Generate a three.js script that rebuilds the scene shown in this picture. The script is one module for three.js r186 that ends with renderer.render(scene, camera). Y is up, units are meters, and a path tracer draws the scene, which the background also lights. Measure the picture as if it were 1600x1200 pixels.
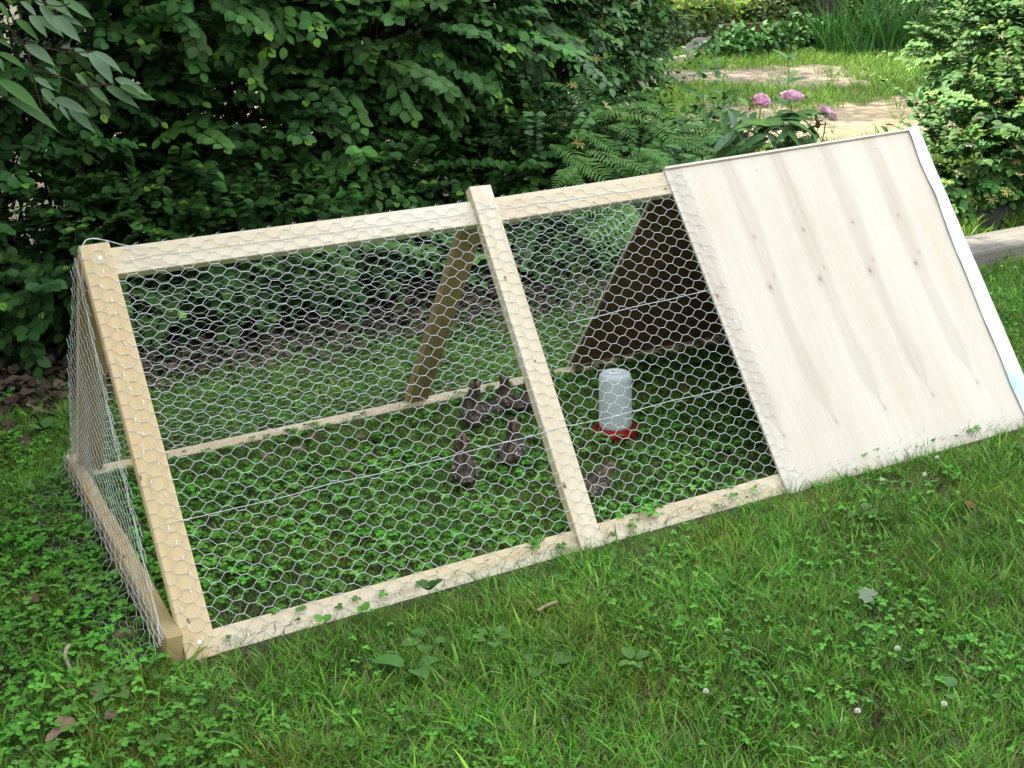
import * as THREE from 'three';
import { mergeGeometries, mergeVertices } from 'three/addons/utils/BufferGeometryUtils.js';
import { RoundedBoxGeometry } from 'three/addons/geometries/RoundedBoxGeometry.js';
import { MarchingCubes } from 'three/addons/objects/MarchingCubes.js';
import { ImprovedNoise } from 'three/addons/math/ImprovedNoise.js';

// ------------------------------------------------------------------ camera, sky, sun, exposure
const scene = new THREE.Scene();
const camera = new THREE.PerspectiveCamera(32.6, 4 / 3, 0.05, 400);
camera.rotation.order = 'YXZ';
camera.position.set(-0.6413, 1.8189, 3.1124);
camera.rotation.set(-0.336, -0.4867, -0.0359);
scene.add(camera);
camera.updateMatrixWorld(true);

const renderer = new THREE.WebGLRenderer({ antialias: true });
renderer.toneMapping = THREE.LinearToneMapping;
renderer.toneMappingExposure = 2.7;
renderer.shadowMap.enabled = true;

{ // hazy bright summer sky
  const W = 64, H = 32, d = new Float32Array(W * H * 4);
  for (let y = 0; y < H; y++) {
    const e = Math.max(0, ((y + 0.5) / H - 0.5) * 2), k = Math.pow(e, 0.6);
    const c = [1.02 - 0.2 * k, 1.0 - 0.12 * k, 0.97 + 0.0 * k];
    for (let x = 0; x < W; x++) { const i = (y * W + x) * 4; for (let n = 0; n < 3; n++) d[i + n] = c[n] * 1.0; d[i + 3] = 1; }
  }
  const t = new THREE.DataTexture(d, W, H, THREE.RGBAFormat, THREE.FloatType);
  t.mapping = THREE.EquirectangularReflectionMapping; t.magFilter = THREE.LinearFilter; t.needsUpdate = true;
  scene.background = t; scene.environment = t;
}
const sunDir = new THREE.Vector3(-0.26, 0.8, -0.62).normalize();
{
  const s = new THREE.DirectionalLight(new THREE.Color(1, 0.92, 0.77), 4.3);
  s.name = 'sun'; s.position.copy(sunDir).multiplyScalar(40); s.target.position.set(0, 0, 0);
  s.castShadow = true; s.shadow.mapSize.set(4096, 4096);
  Object.assign(s.shadow.camera, { left: -25, right: 25, top: 25, bottom: -25, near: 1, far: 90 });
  scene.add(s, s.target);
}

// ------------------------------------------------------------------ helpers
let seed = 12345;
const reseed = (n) => { seed = n; };
const rnd = () => { seed = (seed + 0x6d2b79f5) | 0; let t = Math.imul(seed ^ (seed >>> 15), 1 | seed); t = (t + Math.imul(t ^ (t >>> 7), 61 | t)) ^ t; return ((t ^ (t >>> 14)) >>> 0) / 4294967296; };
const rr = (a, b) => a + (b - a) * rnd(), gauss = () => (rnd() + rnd() + rnd() - 1.5) / 0.87, pick = (a) => a[Math.floor(rnd() * a.length)];
const V = (x, y, z) => new THREE.Vector3(x, y, z), C = (r, g, b) => new THREE.Color().setRGB(r, g, b);
const lerp = THREE.MathUtils.lerp, clamp = THREE.MathUtils.clamp, sstep = THREE.MathUtils.smoothstep;
const perlin = new ImprovedNoise(), noise = (x, y, z = 0.37) => perlin.noise(x, y, z);
const names = new Map();
function numbered(name) { const n = names.get(name) ?? 0; names.set(name, n + 1); return n ? `${name}_${String(n).padStart(3, '0')}` : name; }
function tag(o, label, category, group, kind) {
  if (label) o.userData.label = label;
  if (category) o.userData.category = category;
  if (group) o.userData.group = group;
  if (kind) o.userData.kind = kind;
  return o;
}
function thing(name, label, category, pos = [0, 0, 0], turn = 0, group) {
  const g = new THREE.Group(); g.name = numbered(name); g.position.set(...pos); g.rotation.y = turn;
  scene.add(g); return tag(g, label, category, group);
}
function part(name, geo, mat, parent = scene, label) {
  const m = new THREE.Mesh(geo, mat); m.name = parent === scene ? numbered(name) : name;
  m.castShadow = m.receiveShadow = true; parent.add(m);
  if (label) m.userData.label = label;
  return m;
}
function instanced(name, geo, mat, items, parent = scene) { // items: {m: Matrix4, c: Color}
  const im = new THREE.InstancedMesh(geo, mat, items.length); im.name = parent === scene ? numbered(name) : name;
  items.forEach((it, i) => { im.setMatrixAt(i, it.m); if (it.c) im.setColorAt(i, it.c); });
  im.castShadow = im.receiveShadow = true; parent.add(im); im.userData.kind = 'stuff';
  return im;
}
const camR = new THREE.Vector3(), camU = new THREE.Vector3(), camF = new THREE.Vector3();
camera.matrixWorld.extractBasis(camR, camU, camF); camF.negate();
const FPX = 2051.96;
// the point seen at a place of the photograph (1600 x 1200) at a depth in metres; and back
const px = (u, v, d) => camera.position.clone().addScaledVector(camF, d).addScaledVector(camR, (u - 800) / FPX * d).addScaledVector(camU, (600 - v) / FPX * d);
function onGround(u, v, y = 0) { const a = px(u, v, 1).sub(camera.position); return camera.position.clone().addScaledVector(a, (y - camera.position.y) / a.y); }
function seen(p) { const r = p.clone().sub(camera.position), d = r.dot(camF); return d < 0.05 ? null : { u: 800 + FPX * r.dot(camR) / d, v: 600 - FPX * r.dot(camU) / d, d }; }
function inFrame(p, m = 40) { const s = seen(p); return s && s.u > -m && s.u < 1600 + m && s.v > -m && s.v < 1200 + m ? s : null; }

class MB { // collects triangles into one geometry
  constructor() { this.p = []; this.c = []; this.uv = []; this.i = []; this.hasC = false; }
  v(x, y, z, c, u = 0, w = 0) { this.p.push(x, y, z); this.c.push(...(c ? [c.r, c.g, c.b] : [1, 1, 1])); if (c) this.hasC = true; this.uv.push(u, w); return this.p.length / 3 - 1; }
  tri(a, b, c) { this.i.push(a, b, c); }
  quad(a, b, c, d) { this.i.push(a, b, c, a, c, d); }
  tube(pts, rad, sides = 5, c = null, close = true) { // pts: Vector3[], rad: number | (t) => number
    const n = pts.length, rings = []; let ref = V(0.31, 0.9, 0.27), side = null, ulen = 0;
    for (let k = 0; k < n; k++) {
      const t = pts[Math.min(k + 1, n - 1)].clone().sub(pts[Math.max(k - 1, 0)]).normalize();
      if (!side) side = (Math.abs(t.dot(ref)) > 0.95 ? V(1, 0, 0) : ref).clone().cross(t).normalize();
      side.addScaledVector(t, -side.dot(t)).normalize();
      const up = t.clone().cross(side), r = typeof rad === 'number' ? rad : rad(k / (n - 1)), ring = [];
      if (k) ulen += pts[k].distanceTo(pts[k - 1]);
      for (let s = 0; s < sides; s++) { const a = s / sides * 2 * Math.PI, q = pts[k].clone().addScaledVector(side, Math.cos(a) * r).addScaledVector(up, Math.sin(a) * r); ring.push(this.v(q.x, q.y, q.z, c, s / sides, ulen)); }
      rings.push(ring);
    }
    for (let k = 0; k + 1 < n; k++) for (let s = 0; s < sides; s++) { const b = (s + 1) % sides; this.quad(rings[k][s], rings[k][b], rings[k + 1][b], rings[k + 1][s]); }
    if (close) for (const [ring, flip] of [[rings[0], 1], [rings[n - 1], 0]]) for (let s = 1; s + 1 < sides; s++) flip ? this.tri(ring[0], ring[s + 1], ring[s]) : this.tri(ring[0], ring[s], ring[s + 1]);
    return this;
  }
  add(geo, m, c) { // another geometry, moved
    const g = geo, pos = g.attributes.position, col = g.attributes.color, at = this.p.length / 3, q = V();
    for (let k = 0; k < pos.count; k++) { q.fromBufferAttribute(pos, k); if (m) q.applyMatrix4(m); const cc = col ? C(col.getX(k), col.getY(k), col.getZ(k)) : null; this.v(q.x, q.y, q.z, cc && c ? cc.multiply(c) : cc ?? c); }
    if (g.index) for (let k = 0; k < g.index.count; k++) this.i.push(at + g.index.getX(k)); else for (let k = 0; k < pos.count; k++) this.i.push(at + k);
    return this;
  }
  geo() {
    const g = new THREE.BufferGeometry();
    g.setAttribute('position', new THREE.Float32BufferAttribute(this.p, 3));
    g.setAttribute('uv', new THREE.Float32BufferAttribute(this.uv, 2));
    if (this.hasC) g.setAttribute('color', new THREE.Float32BufferAttribute(this.c, 3));
    g.setIndex(this.i); g.computeVertexNormals(); return g;
  }
}
const bez = (a, b, c, n = 8) => new THREE.QuadraticBezierCurve3(a, b, c).getPoints(n);
const spline = (pts, n) => new THREE.CatmullRomCurve3(pts).getPoints(n);
const tubeGeo = (pts, r, s = 5, c) => new MB().tube(pts, r, s, c).geo();

// a leaf that lies along +z from its base at the origin, face up (+y): profile(t) gives the half width as a share of wid
const OVAL = (t) => Math.pow(Math.sin(Math.PI * Math.pow(t, 0.85)), 0.75), TAPER = (t) => Math.sin(Math.PI * Math.pow(t, 0.6)) * (1 - 0.35 * t), LANCE = (t) => Math.pow(Math.sin(Math.PI * Math.pow(t, 0.62)), 0.9);
function leafInto(mb, len, wid, { profile = OVAL, fold = 0.25, curl = 0.15, n = 5, m = null, c = null, stalk = 0, wave = 0 } = {}) {
  const row = [], q = V(), put = (x, y, z, cc) => { q.set(x, y, z); if (m) q.applyMatrix4(m); return mb.v(q.x, q.y, q.z, cc, x, z); };
  const vein = c ? c.clone().multiplyScalar(1.25) : null;
  for (let k = 0; k <= n; k++) {
    const t = k / n, w = wid * profile(clamp(t, 0.002, 0.998)), z = stalk + len * t, y = -curl * len * t * t, wob = wave * Math.sin(t * 9) * wid;
    row.push([put(-w, y + fold * w + wob, z, c), put(0, y, z, vein), put(w, y + fold * w - wob, z, c)]);
  }
  for (let k = 0; k < n; k++) { const [a, b] = [row[k], row[k + 1]]; mb.quad(a[0], b[0], b[1], a[1]); mb.quad(a[1], b[1], b[2], a[2]); }
  if (stalk) { const a = put(-0.0008, 0, 0, vein), b = put(0.0008, 0, 0, vein); mb.quad(a, row[0][1], row[0][1], b); mb.tri(a, row[0][1], b); }
  return mb;
}
const leafGeo = (len, wid, o) => leafInto(new MB(), len, wid, o).geo();
// matrix of a leaf: base, direction of its midrib, rough direction of its face
function aim(base, dir, face, s = 1) {
  const z = dir.clone().normalize(), x = face.clone().cross(z); if (x.lengthSq() < 1e-6) x.set(1, 0, 0); x.normalize();
  const y = z.clone().cross(x); return new THREE.Matrix4().makeBasis(x.multiplyScalar(s), y.multiplyScalar(s), z.multiplyScalar(s)).setPosition(base);
}
const place = (x, y, z, ry = 0, s = 1, rx = 0, rz = 0) => new THREE.Matrix4().compose(V(x, y, z), new THREE.Quaternion().setFromEuler(new THREE.Euler(rx, ry, rz, 'YXZ')), V(s, s, s));
function meshAt(name, geo, mat, m, parent, label) { const o = part(name, geo, mat, parent, label); m.decompose(o.position, o.quaternion, o.scale); return o; }

// ------------------------------------------------------------------ textures and materials
function canvasTex(w, h, draw, srgb = true, repeat = true) {
  const c = document.createElement('canvas'); c.width = w; c.height = h; draw(c.getContext('2d'), w, h);
  const t = new THREE.CanvasTexture(c); if (srgb) t.colorSpace = THREE.SRGBColorSpace;
  if (repeat) t.wrapS = t.wrapT = THREE.RepeatWrapping; return t;
}
function pixelTex(w, h, fn, srgb = true) { // fn(u, v) -> [r, g, b] in 0..255, byte texture
  const d = new Uint8Array(w * h * 4);
  for (let y = 0; y < h; y++) for (let x = 0; x < w; x++) { const c = fn(x / w, y / h), i = (y * w + x) * 4; for (let k = 0; k < 3; k++) d[i + k] = clamp(c[k], 0, 255); d[i + 3] = 255; }
  const t = new THREE.DataTexture(d, w, h); if (srgb) t.colorSpace = THREE.SRGBColorSpace;
  t.wrapS = t.wrapT = THREE.RepeatWrapping; t.magFilter = THREE.LinearFilter; t.needsUpdate = true; return t;
}
// noise that repeats over the unit square
const tileN = (u, v, f, s) => { const a = noise(u * f, v * f, s), b = noise((u - 1) * f, v * f, s), c = noise(u * f, (v - 1) * f, s), d = noise((u - 1) * f, (v - 1) * f, s); return lerp(lerp(a, b, u), lerp(c, d, u), v); };

// pine: grain along u, u = metres along the board / 2.4, v = metres across / 0.3
reseed(77);
const knots = []; for (let k = 0; k < 17; k++) knots.push([rnd(), rnd(), rr(0.005, 0.012)]);
const pineMap = pixelTex(1024, 256, (u, v) => {
  let push = 0, knot = 0;
  for (const [a, b, r] of knots) { let du = Math.abs(u - a); du = Math.min(du, 1 - du) * 2.4; let dv = v - b; dv -= Math.round(dv); dv *= 0.3; const q = Math.hypot(du * 0.6, dv) / r; push += Math.exp(-q * q * 0.2) * Math.sign(dv) * 0.05; knot = Math.max(knot, 1 - sstep(q, 0.25, 0.75)); }
  const w = v * 7 + tileN(u, v, 3, 5.1) * 1.6 + push * 9, ring = 0.5 + 0.5 * Math.sin(w * 6.28), fine = tileN(u, v, 8, 2.2) * 0.3 + noise(u * 14, v * 190, 9.3) * 0.6 + noise(u * 40, v * 90, 3.1) * 0.3;
  const sap = sstep(tileN(u, v, 2, 1.7) + 0.25 * noise(u * 4, v * 6, 2), -0.3, 0.35), g = ring * 0.35 + fine * 0.5;
  const c = [lerp(217, 231, sap) - g * 13, lerp(199, 221, sap) - g * 18, lerp(166, 199, sap) - g * 24];
  const stain = Math.max(0, noise(u * 30, v * 9, 7.7) - 0.45) * 60;
  return [c[0] - knot * 105 - stain, c[1] - knot * 120 - stain * 1.2, c[2] - knot * 112 - stain * 1.2];
});
const pineBump = pixelTex(512, 256, (u, v) => { const g = 128 + noise(u * 12, v * 160, 4.2) * 60 + noise(u * 90, v * 90, 8) * 26; return [g, g, g]; }, false);
const pine = new THREE.MeshStandardMaterial({ map: pineMap, bumpMap: pineBump, bumpScale: 0.0012, roughness: 0.75 });
const pineWhite = pine.clone(); pineWhite.color.setRGB(1.0, 1.02, 1.06);
const pineWarm = pine.clone(); pineWarm.color.setRGB(0.97, 0.9, 0.79);
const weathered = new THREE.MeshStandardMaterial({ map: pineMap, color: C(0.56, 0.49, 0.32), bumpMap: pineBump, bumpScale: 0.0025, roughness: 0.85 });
// rotary-cut plywood: u across (along the ridge), v up the slope, one sheet = the unit square
const plyMap = pixelTex(1024, 1024, (u, v) => {
  const t = 1 - v, n1 = noise(u * 5, t * 2.2, 1.3), gr = noise(u * 150, t * 5 + n1 * 2, 4.4) * 0.5 + noise(u * 420, t * 14, 6.1) * 0.5, cl = noise(u * 9 + 3, t * 1.6, 8.2);
  let c = [214 + cl * 6, 206 + cl * 8, 192 + cl * 11].map((q, i) => q - gr * [7, 9, 11][i]);
  for (let k = -1; k < 7; k++) {
    const drift = 0.012 * Math.sin(t * 7 + 1) + 0.008 * n1, a = 0.035 + k * 0.187 + (t - 0.42) * 0.03, d = u - a - drift, end = 0.86 - 0.008 * k;
    const wdt = (0.03 + 0.014 * Math.sin(t * 5.2 + 0.4) ** 2 + 0.007 * noise(t * 7, 3 + k * 0.1, 1)) * (1 - sstep(t, end - 0.13, end)) , q = Math.abs(d) / Math.max(wdt, 1e-4);
    const band = (1 - sstep(q, 0.35, 1.1)) * (0.62 + 0.38 * noise(u * 60, t * 3, 2.2)) * (t < end ? 1 : 0);
    const streak = 0.5 + 0.5 * Math.sin(d * 900 + n1 * 5 + t * 6);
    c = c.map((q0, i) => q0 - band * [17, 20, 21][i] * (0.75 + 0.4 * streak));
    for (const [ta, da, r, s] of [[0.405, -0.012, 0.0065, 1], [0.372, 0.016, 0.004, 0.6], [0.245, -0.008, 0.0045, 0.8], [end - 0.02, 0.004, 0.006, 0.55]]) {
      const e = Math.hypot((d - da) / r, (t - ta - 0.006 * k) / (r * 1.5)), kn = (1 - sstep(e, 0.3, 1)) * s, halo = (1 - sstep(e, 0.8, 3.2)) * s;
      c = c.map((q0, i) => q0 - kn * [46, 54, 52][i] - halo * [10, 13, 12][i]);
    }
    const y = Math.exp(-(((u - a - 0.085) / 0.02) ** 2)) * sstep(noise(t * 2.5, k * 0.3 + 5, 2), -0.15, 0.3); c = [c[0] - y * 3, c[1] - y * 5, c[2] - y * 12];
  }
  return c;
});
const ply = new THREE.MeshStandardMaterial({ map: plyMap, roughness: 0.7 });
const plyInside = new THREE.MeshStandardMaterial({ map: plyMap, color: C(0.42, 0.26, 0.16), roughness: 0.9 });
const galvanised = new THREE.MeshStandardMaterial({ color: C(0.7, 0.75, 0.76), metalness: 0.4, roughness: 0.42 });
const nailSteel = new THREE.MeshStandardMaterial({ color: C(0.75, 0.77, 0.8), metalness: 0.6, roughness: 0.35 });
const leafMat = (o = {}) => new (o.transmission ? THREE.MeshPhysicalMaterial : THREE.MeshStandardMaterial)({ color: 0xffffff, roughness: 0.72, side: THREE.DoubleSide, ...o });
const tinted = leafMat({ vertexColors: true }), plainLeaf = leafMat(), matteLeaf = new THREE.MeshPhysicalMaterial({ vertexColors: true, roughness: 0.75, specularIntensity: 0.55, side: THREE.DoubleSide }), backlit = leafMat({ vertexColors: true, roughness: 1, transmission: 0.75, thickness: 0 });
const leafTone = new Map();
function toned(c, o) { const k = c.toArray().map((x) => x.toFixed(3)).join() + JSON.stringify(o ?? 0); if (!leafTone.has(k)) leafTone.set(k, leafMat({ color: c, ...o })); return leafTone.get(k); }
const bark = new THREE.MeshStandardMaterial({ color: C(0.04, 0.03, 0.022), roughness: 0.95, bumpMap: pineBump, bumpScale: 0.01 });
const twigMat = new THREE.MeshStandardMaterial({ color: C(0.05, 0.03, 0.016), roughness: 0.9 });
const stemGreen = new THREE.MeshStandardMaterial({ color: C(0.1, 0.19, 0.05), roughness: 0.8 });

// ------------------------------------------------------------------ ground
{
  const soil = pixelTex(512, 512, (u, v) => {
    const a = tileN(u, v, 5, 1.1), b = tileN(u, v, 24, 2.2), c = tileN(u, v, 90, 3.3), k = 0.5 + a * 0.5 + b * 0.35 + c * 0.5, g = sstep(a + 0.6 * b, -0.1, 0.35);
    return [lerp(60, 54, g) + k * 26 - 12, lerp(54, 74, g) + k * 24 - 12, lerp(36, 28, g) + k * 18 - 10];
  });
  soil.repeat.set(150, 150);
  const bump = pixelTex(256, 256, (u, v) => { const g = 128 + tileN(u, v, 12, 4) * 80 + tileN(u, v, 50, 2) * 60; return [g, g, g]; }, false); bump.repeat.set(150, 150);
  tag(part('ground', new THREE.PlaneGeometry(300, 300).rotateX(-Math.PI / 2), new THREE.MeshStandardMaterial({ map: soil, bumpMap: bump, bumpScale: 0.02, roughness: 1 })), 'brown and green earth under the lawn and shrubs', 'ground', null, 'structure');
}
function sheet(name, pts, y, mat, label) { // ground-hugging sheet with a ragged outline
  const out = [];
  for (let k = 0; k < pts.length; k++) { const a = pts[k], b = pts[(k + 1) % pts.length], n = 14; for (let j = 0; j < n; j++) { const x = lerp(a[0], b[0], j / n), z = lerp(a[1], b[1], j / n); out.push(new THREE.Vector2(x + 0.35 * noise(x * 1.7, z * 1.7, 3) + 0.12 * noise(x * 6, z * 6, 5), -(z + 0.35 * noise(x * 1.7, z * 1.7, 8) + 0.12 * noise(x * 6, z * 6, 1)))); } }
  const g = new THREE.ShapeGeometry(new THREE.Shape(out)).rotateX(-Math.PI / 2); g.translate(0, y, 0);
  return tag(part(name, g, mat), label, name.replace('_', ' '), null, 'structure');
}
const gravelMap = (r, g, b, s) => { const t = pixelTex(512, 512, (u, v) => { const k = tileN(u, v, 4, s) * 34 + tileN(u, v, 30, s + 1) * 26 + tileN(u, v, 120, s + 2) * 46; return [r + k, g + k * 0.95, b + k * 0.85]; }); t.repeat.set(0.5, 0.5); return t; };
const sandMat = new THREE.MeshStandardMaterial({ map: gravelMap(140, 125, 101, 2), roughness: 1 }), greyGravel = new THREE.MeshStandardMaterial({ map: gravelMap(130, 117, 101, 7), roughness: 1 });
{
  const w = (u, v) => { const p = onGround(u, v); return [p.x, p.z]; };
  sheet('sandy_track', [w(1000, 275), w(980, 170), w(1150, 138), w(1300, 132), w(1450, 128), w(1600, 120), w(1640, 260), w(1380, 262)], 0.004, sandMat, 'sandy wheel track of the drive nearest the peonies');
  sheet('gravel_track', [w(40, 230), w(60, 170), w(400, 165), w(700, 150), w(900, 125), w(1040, 98), w(1150, 99), w(1360, 102), w(1360, 150), w(1150, 160), w(1040, 172), w(880, 220), w(750, 240), w(500, 235)], 0.009, greyGravel, 'grey gravel wheel track of the drive beyond the hedge');
}

// ------------------------------------------------------------------ the chicken coop
// its front slope runs from z = 0 on the ground to the ridge at z = -RW, y = RH; the back slope mirrors it
const RH = 0.981, RW = 0.7265, SL = Math.hypot(RH, RW), LEN = 3.245, PX2 = 2.027;
const coop = thing('chicken_coop', 'A-frame chicken coop of pale timber, wire netting and plywood standing on the lawn', 'chicken coop');
const ridgeLift = (x) => x < 1.26 ? 0.012 * (1 - x / 1.26) : x > 2.03 ? 0.02 * (x - 2.03) / 1.2 : 0;
// slope coordinates: x along, s up the slope, n out of the plane; back = true for the rear slope
function slope(x, s, n, back = false) {
  const t = s / SL, z = -RW * t + n * RH / SL, y = (RH + ridgeLift(x)) * t + n * RW / SL;
  return V(x, y, back ? -2 * RW - z : z);
}
// a board in a slope: from (x0, s0) to (x1, s1) along its middle, wide w, outer face at n, thick th
let boardNo = 0;
function board(name, a, b, across, out, w, th, mat = pine, parent = coop, label, warp = 0) {
  // a, b: centres of the ends on the outer face; across: unit along the width; out: unit out of the face
  const L = a.distanceTo(b), dir = b.clone().sub(a).normalize(), g = new RoundedBoxGeometry(L, w, th, 2, Math.min(0.004, th / 3)).toNonIndexed ? new RoundedBoxGeometry(L, w, th, 2, Math.min(0.004, th / 3)) : null;
  const p = g.attributes.position, nrm = g.attributes.normal, uv = g.attributes.uv, off = (++boardNo) * 0.37;
  for (let k = 0; k < p.count; k++) {
    const x = p.getX(k), y = p.getY(k), z = p.getZ(k), ax = Math.abs(nrm.getX(k)), ay = Math.abs(nrm.getY(k));
    uv.setXY(k, ax > 0.7 ? (z / 2.4 * 0.2 + off) : (x / 2.4 + off), ay > 0.7 ? (z / 0.3 + off * 1.7 + 0.3) : (y / 0.3 + off * 1.7));
  }
  const m = new THREE.Matrix4().makeBasis(dir, across, out).setPosition(a.clone().add(b).multiplyScalar(0.5).addScaledVector(out, -th / 2));
  if (dir.clone().cross(across).dot(out) < 0) m.makeBasis(dir.clone().negate(), across, out).setPosition(a.clone().add(b).multiplyScalar(0.5).addScaledVector(out, -th / 2));
  g.applyMatrix4(m);
  return part(name, g, mat, parent, label);
}
const UPF = V(0, RH, -RW).normalize(), OUTF = V(0, RW, RH).normalize(), UPB = V(0, RH, RW).normalize(), OUTB = V(0, RW, -RH).normalize();
const NR = -0.008, NP = 0.012, TH = 0.038, BW = 0.087; // rail face, post face, thickness, width
// rails of the front slope, ridge rail, rails of the back slope
board('base_rail', slope(-0.005, 0.033, NR), slope(LEN, 0.033, NR), UPF, OUTF, 0.08, TH, pine, coop, 'front rail along the grass');
board('ridge_rail', slope(0.004, SL - 0.055, NR), slope(1.26, SL - 0.055, NR), UPF, OUTF, 0.086, TH, pineWhite);
board('ridge_rail', slope(1.262, SL - 0.055, NR), slope(LEN, SL - 0.055, NR), UPF, OUTF, 0.086, TH, pineWhite);
board('base_rail', slope(0.045, 0.05, NR, true), slope(LEN, 0.05, NR, true), UPB, OUTB, 0.066, TH, pine, coop, 'rear rail along the grass');
board('ridge_rail', slope(0.004, SL - 0.075, NR, true), slope(LEN, SL - 0.075, NR, true), UPB, OUTB, 0.06, TH);
// posts
function post(xb, xt, sb, st, w, back, mat = pine, label) {
  const a = slope(xb, sb, NP, back), b = slope(xt, st, NP, back), out = back ? OUTB : OUTF, dir = b.clone().sub(a).normalize(), across = out.clone().cross(dir).normalize();
  return board('post', a, b, across, out, w, TH, mat, coop, label);
}
post(0.044, 0.044, 0.0, SL - 0.002, BW, false, pineWarm, 'front corner post on the open end');
post(1.263, 1.301, 0.0, SL + 0.03, 0.08, false, pineWhite, 'middle front post beside the plywood bay');
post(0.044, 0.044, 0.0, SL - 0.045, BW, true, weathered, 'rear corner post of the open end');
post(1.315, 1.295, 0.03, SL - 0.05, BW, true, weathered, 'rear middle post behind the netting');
// weathered bottom board of the open end
{
  const g = new THREE.BoxGeometry(0.042, 0.098, 2 * RW + 0.03, 2, 2, 40), p = g.attributes.position, uv = g.attributes.uv;
  for (let k = 0; k < p.count; k++) { const z = p.getZ(k), y = p.getY(k); uv.setXY(k, z / 2.4 + 0.4, (p.getX(k) + y) / 0.3); const e = 0.006 * noise(z * 3, y * 9, 2) + 0.004 * noise(z * 14, y * 20, 6); p.setXYZ(k, p.getX(k) + e + 0.012 - 0.02 * z / RW + 0.008 * Math.sin(z * 2.1) * (y > 0 ? 1 : 0.3), y + (y > 0 ? 0.012 * noise(z * 2.3, 1, 4) + 0.006 * noise(z * 9, 2, 8) : 0), z); }
  g.computeVertexNormals(); g.translate(-0.024, 0.045, -RW - 0.01);
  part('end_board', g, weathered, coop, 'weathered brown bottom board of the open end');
}
// plywood of the right-hand bay: front and back sheet
function panel(x0b, x0t, x1, s0, s1, n, back, mat) {
  const mb = new MB(), NX = 10, NS = 10, th = 0.009, at = (i, j, dn) => { const t = j / NS, x = lerp(lerp(x0b, x0t, t), x1, i / NX), s = lerp(s0, s1, t); return slope(x, s, n + dn + 0.004 * Math.sin(i / NX * 3.1) * Math.sin(t * 3.1), back); };
  for (const dn of [0, -th]) { const base = mb.p.length / 3; for (let j = 0; j <= NS; j++) for (let i = 0; i <= NX; i++) { const q = at(i, j, dn); mb.v(q.x, q.y, q.z, null, i / NX, j / NS); } for (let j = 0; j < NS; j++) for (let i = 0; i < NX; i++) { const a = base + j * (NX + 1) + i; (dn === 0) !== back ? mb.quad(a, a + 1, a + NX + 2, a + NX + 1) : mb.quad(a, a + NX + 1, a + NX + 2, a + 1); } }
  const edge = (pts) => { for (let k = 0; k + 1 < pts.length; k++) { const q = [[pts[k], 0], [pts[k + 1], 0], [pts[k + 1], -th], [pts[k], -th]].map(([ij, dn]) => at(ij[0], ij[1], dn)); mb.quad(...q.map((w, m) => mb.v(w.x, w.y, w.z, null, 0.3 + m * 0.002, 0.1 + k * 0.01))); } };
  const r = [...Array(NX + 1).keys()];
  edge(r.map((i) => [i, 0])); edge(r.map((i) => [i, NS])); edge(r.map((i) => [0, i])); edge(r.map((i) => [NX, i]));
  const sheet0 = part('plywood_panel', mb.geo(), ply, coop);
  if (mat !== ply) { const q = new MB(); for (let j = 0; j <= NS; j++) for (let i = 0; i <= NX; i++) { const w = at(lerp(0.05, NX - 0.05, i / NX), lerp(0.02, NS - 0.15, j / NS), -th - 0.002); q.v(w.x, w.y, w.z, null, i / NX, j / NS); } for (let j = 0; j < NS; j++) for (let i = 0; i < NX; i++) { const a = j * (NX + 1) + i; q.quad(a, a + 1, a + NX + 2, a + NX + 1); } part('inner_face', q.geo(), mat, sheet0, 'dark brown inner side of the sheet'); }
  return sheet0;
}
panel(PX2, PX2 + 0.002, LEN, -0.005, SL - 0.006, 0.004, false, ply).userData.label = 'pale banded plywood sheet facing the lawn';
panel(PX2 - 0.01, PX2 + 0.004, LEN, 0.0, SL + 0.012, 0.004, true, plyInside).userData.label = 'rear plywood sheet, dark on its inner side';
// the far end is closed with a third sheet
{
  const g = new THREE.ExtrudeGeometry(new THREE.Shape([new THREE.Vector2(0.02, 0), new THREE.Vector2(RW, RH - 0.03), new THREE.Vector2(2 * RW - 0.02, 0)]), { depth: 0.009, bevelEnabled: false });
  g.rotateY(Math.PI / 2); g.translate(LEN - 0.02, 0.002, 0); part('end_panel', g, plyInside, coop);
}
// white cloth strip stapled over the right-hand edge of the plywood
{
  const mb = new MB(), N = 60, M = 6;
  for (let j = 0; j <= N; j++) for (let i = 0; i <= M; i++) {
    const t = j / N, s = t * (SL + 0.012), w = 0.08 + 0.012 * noise(t * 6, 2, 5) + 0.01 * Math.sin(t * 4 + 1) - 0.014 * sstep(t, 0.86, 1) * 0.5, q = i / M;
    const x = LEN + 0.004 - w * (1 - q), lift = 0.011 + 0.003 * Math.sin(q * 3.1) + 0.0035 * noise(t * 15, q * 2.2, 3) + 0.002 * noise(t * 40, q * 4, 7) - (i === M ? 0.024 : 0);
    const p = slope(x + (i === M ? 0.006 : 0), s, lift);
    const blue = sstep(noise(t * 4.3 + 0.7, q * 1.5, 1.1), 0.02, 0.4) * 0.5 + Math.exp(-(((t - 0.13) / 0.05) ** 2)) * 0.75;
    mb.v(p.x, p.y, p.z, C(lerp(0.82, 0.5, clamp(blue, 0, 1)), lerp(0.78, 0.71, clamp(blue, 0, 1)), lerp(0.8, 0.83, clamp(blue, 0, 1))));
  }
  for (let j = 0; j < N; j++) for (let i = 0; i < M; i++) { const a = j * (M + 1) + i; mb.quad(a, a + 1, a + M + 2, a + M + 1); }
  part('cloth_strip', mb.geo(), new THREE.MeshStandardMaterial({ vertexColors: true, roughness: 0.8, side: THREE.DoubleSide }), coop, 'white cloth strip with blue stains over the plywood edge');
}
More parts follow.
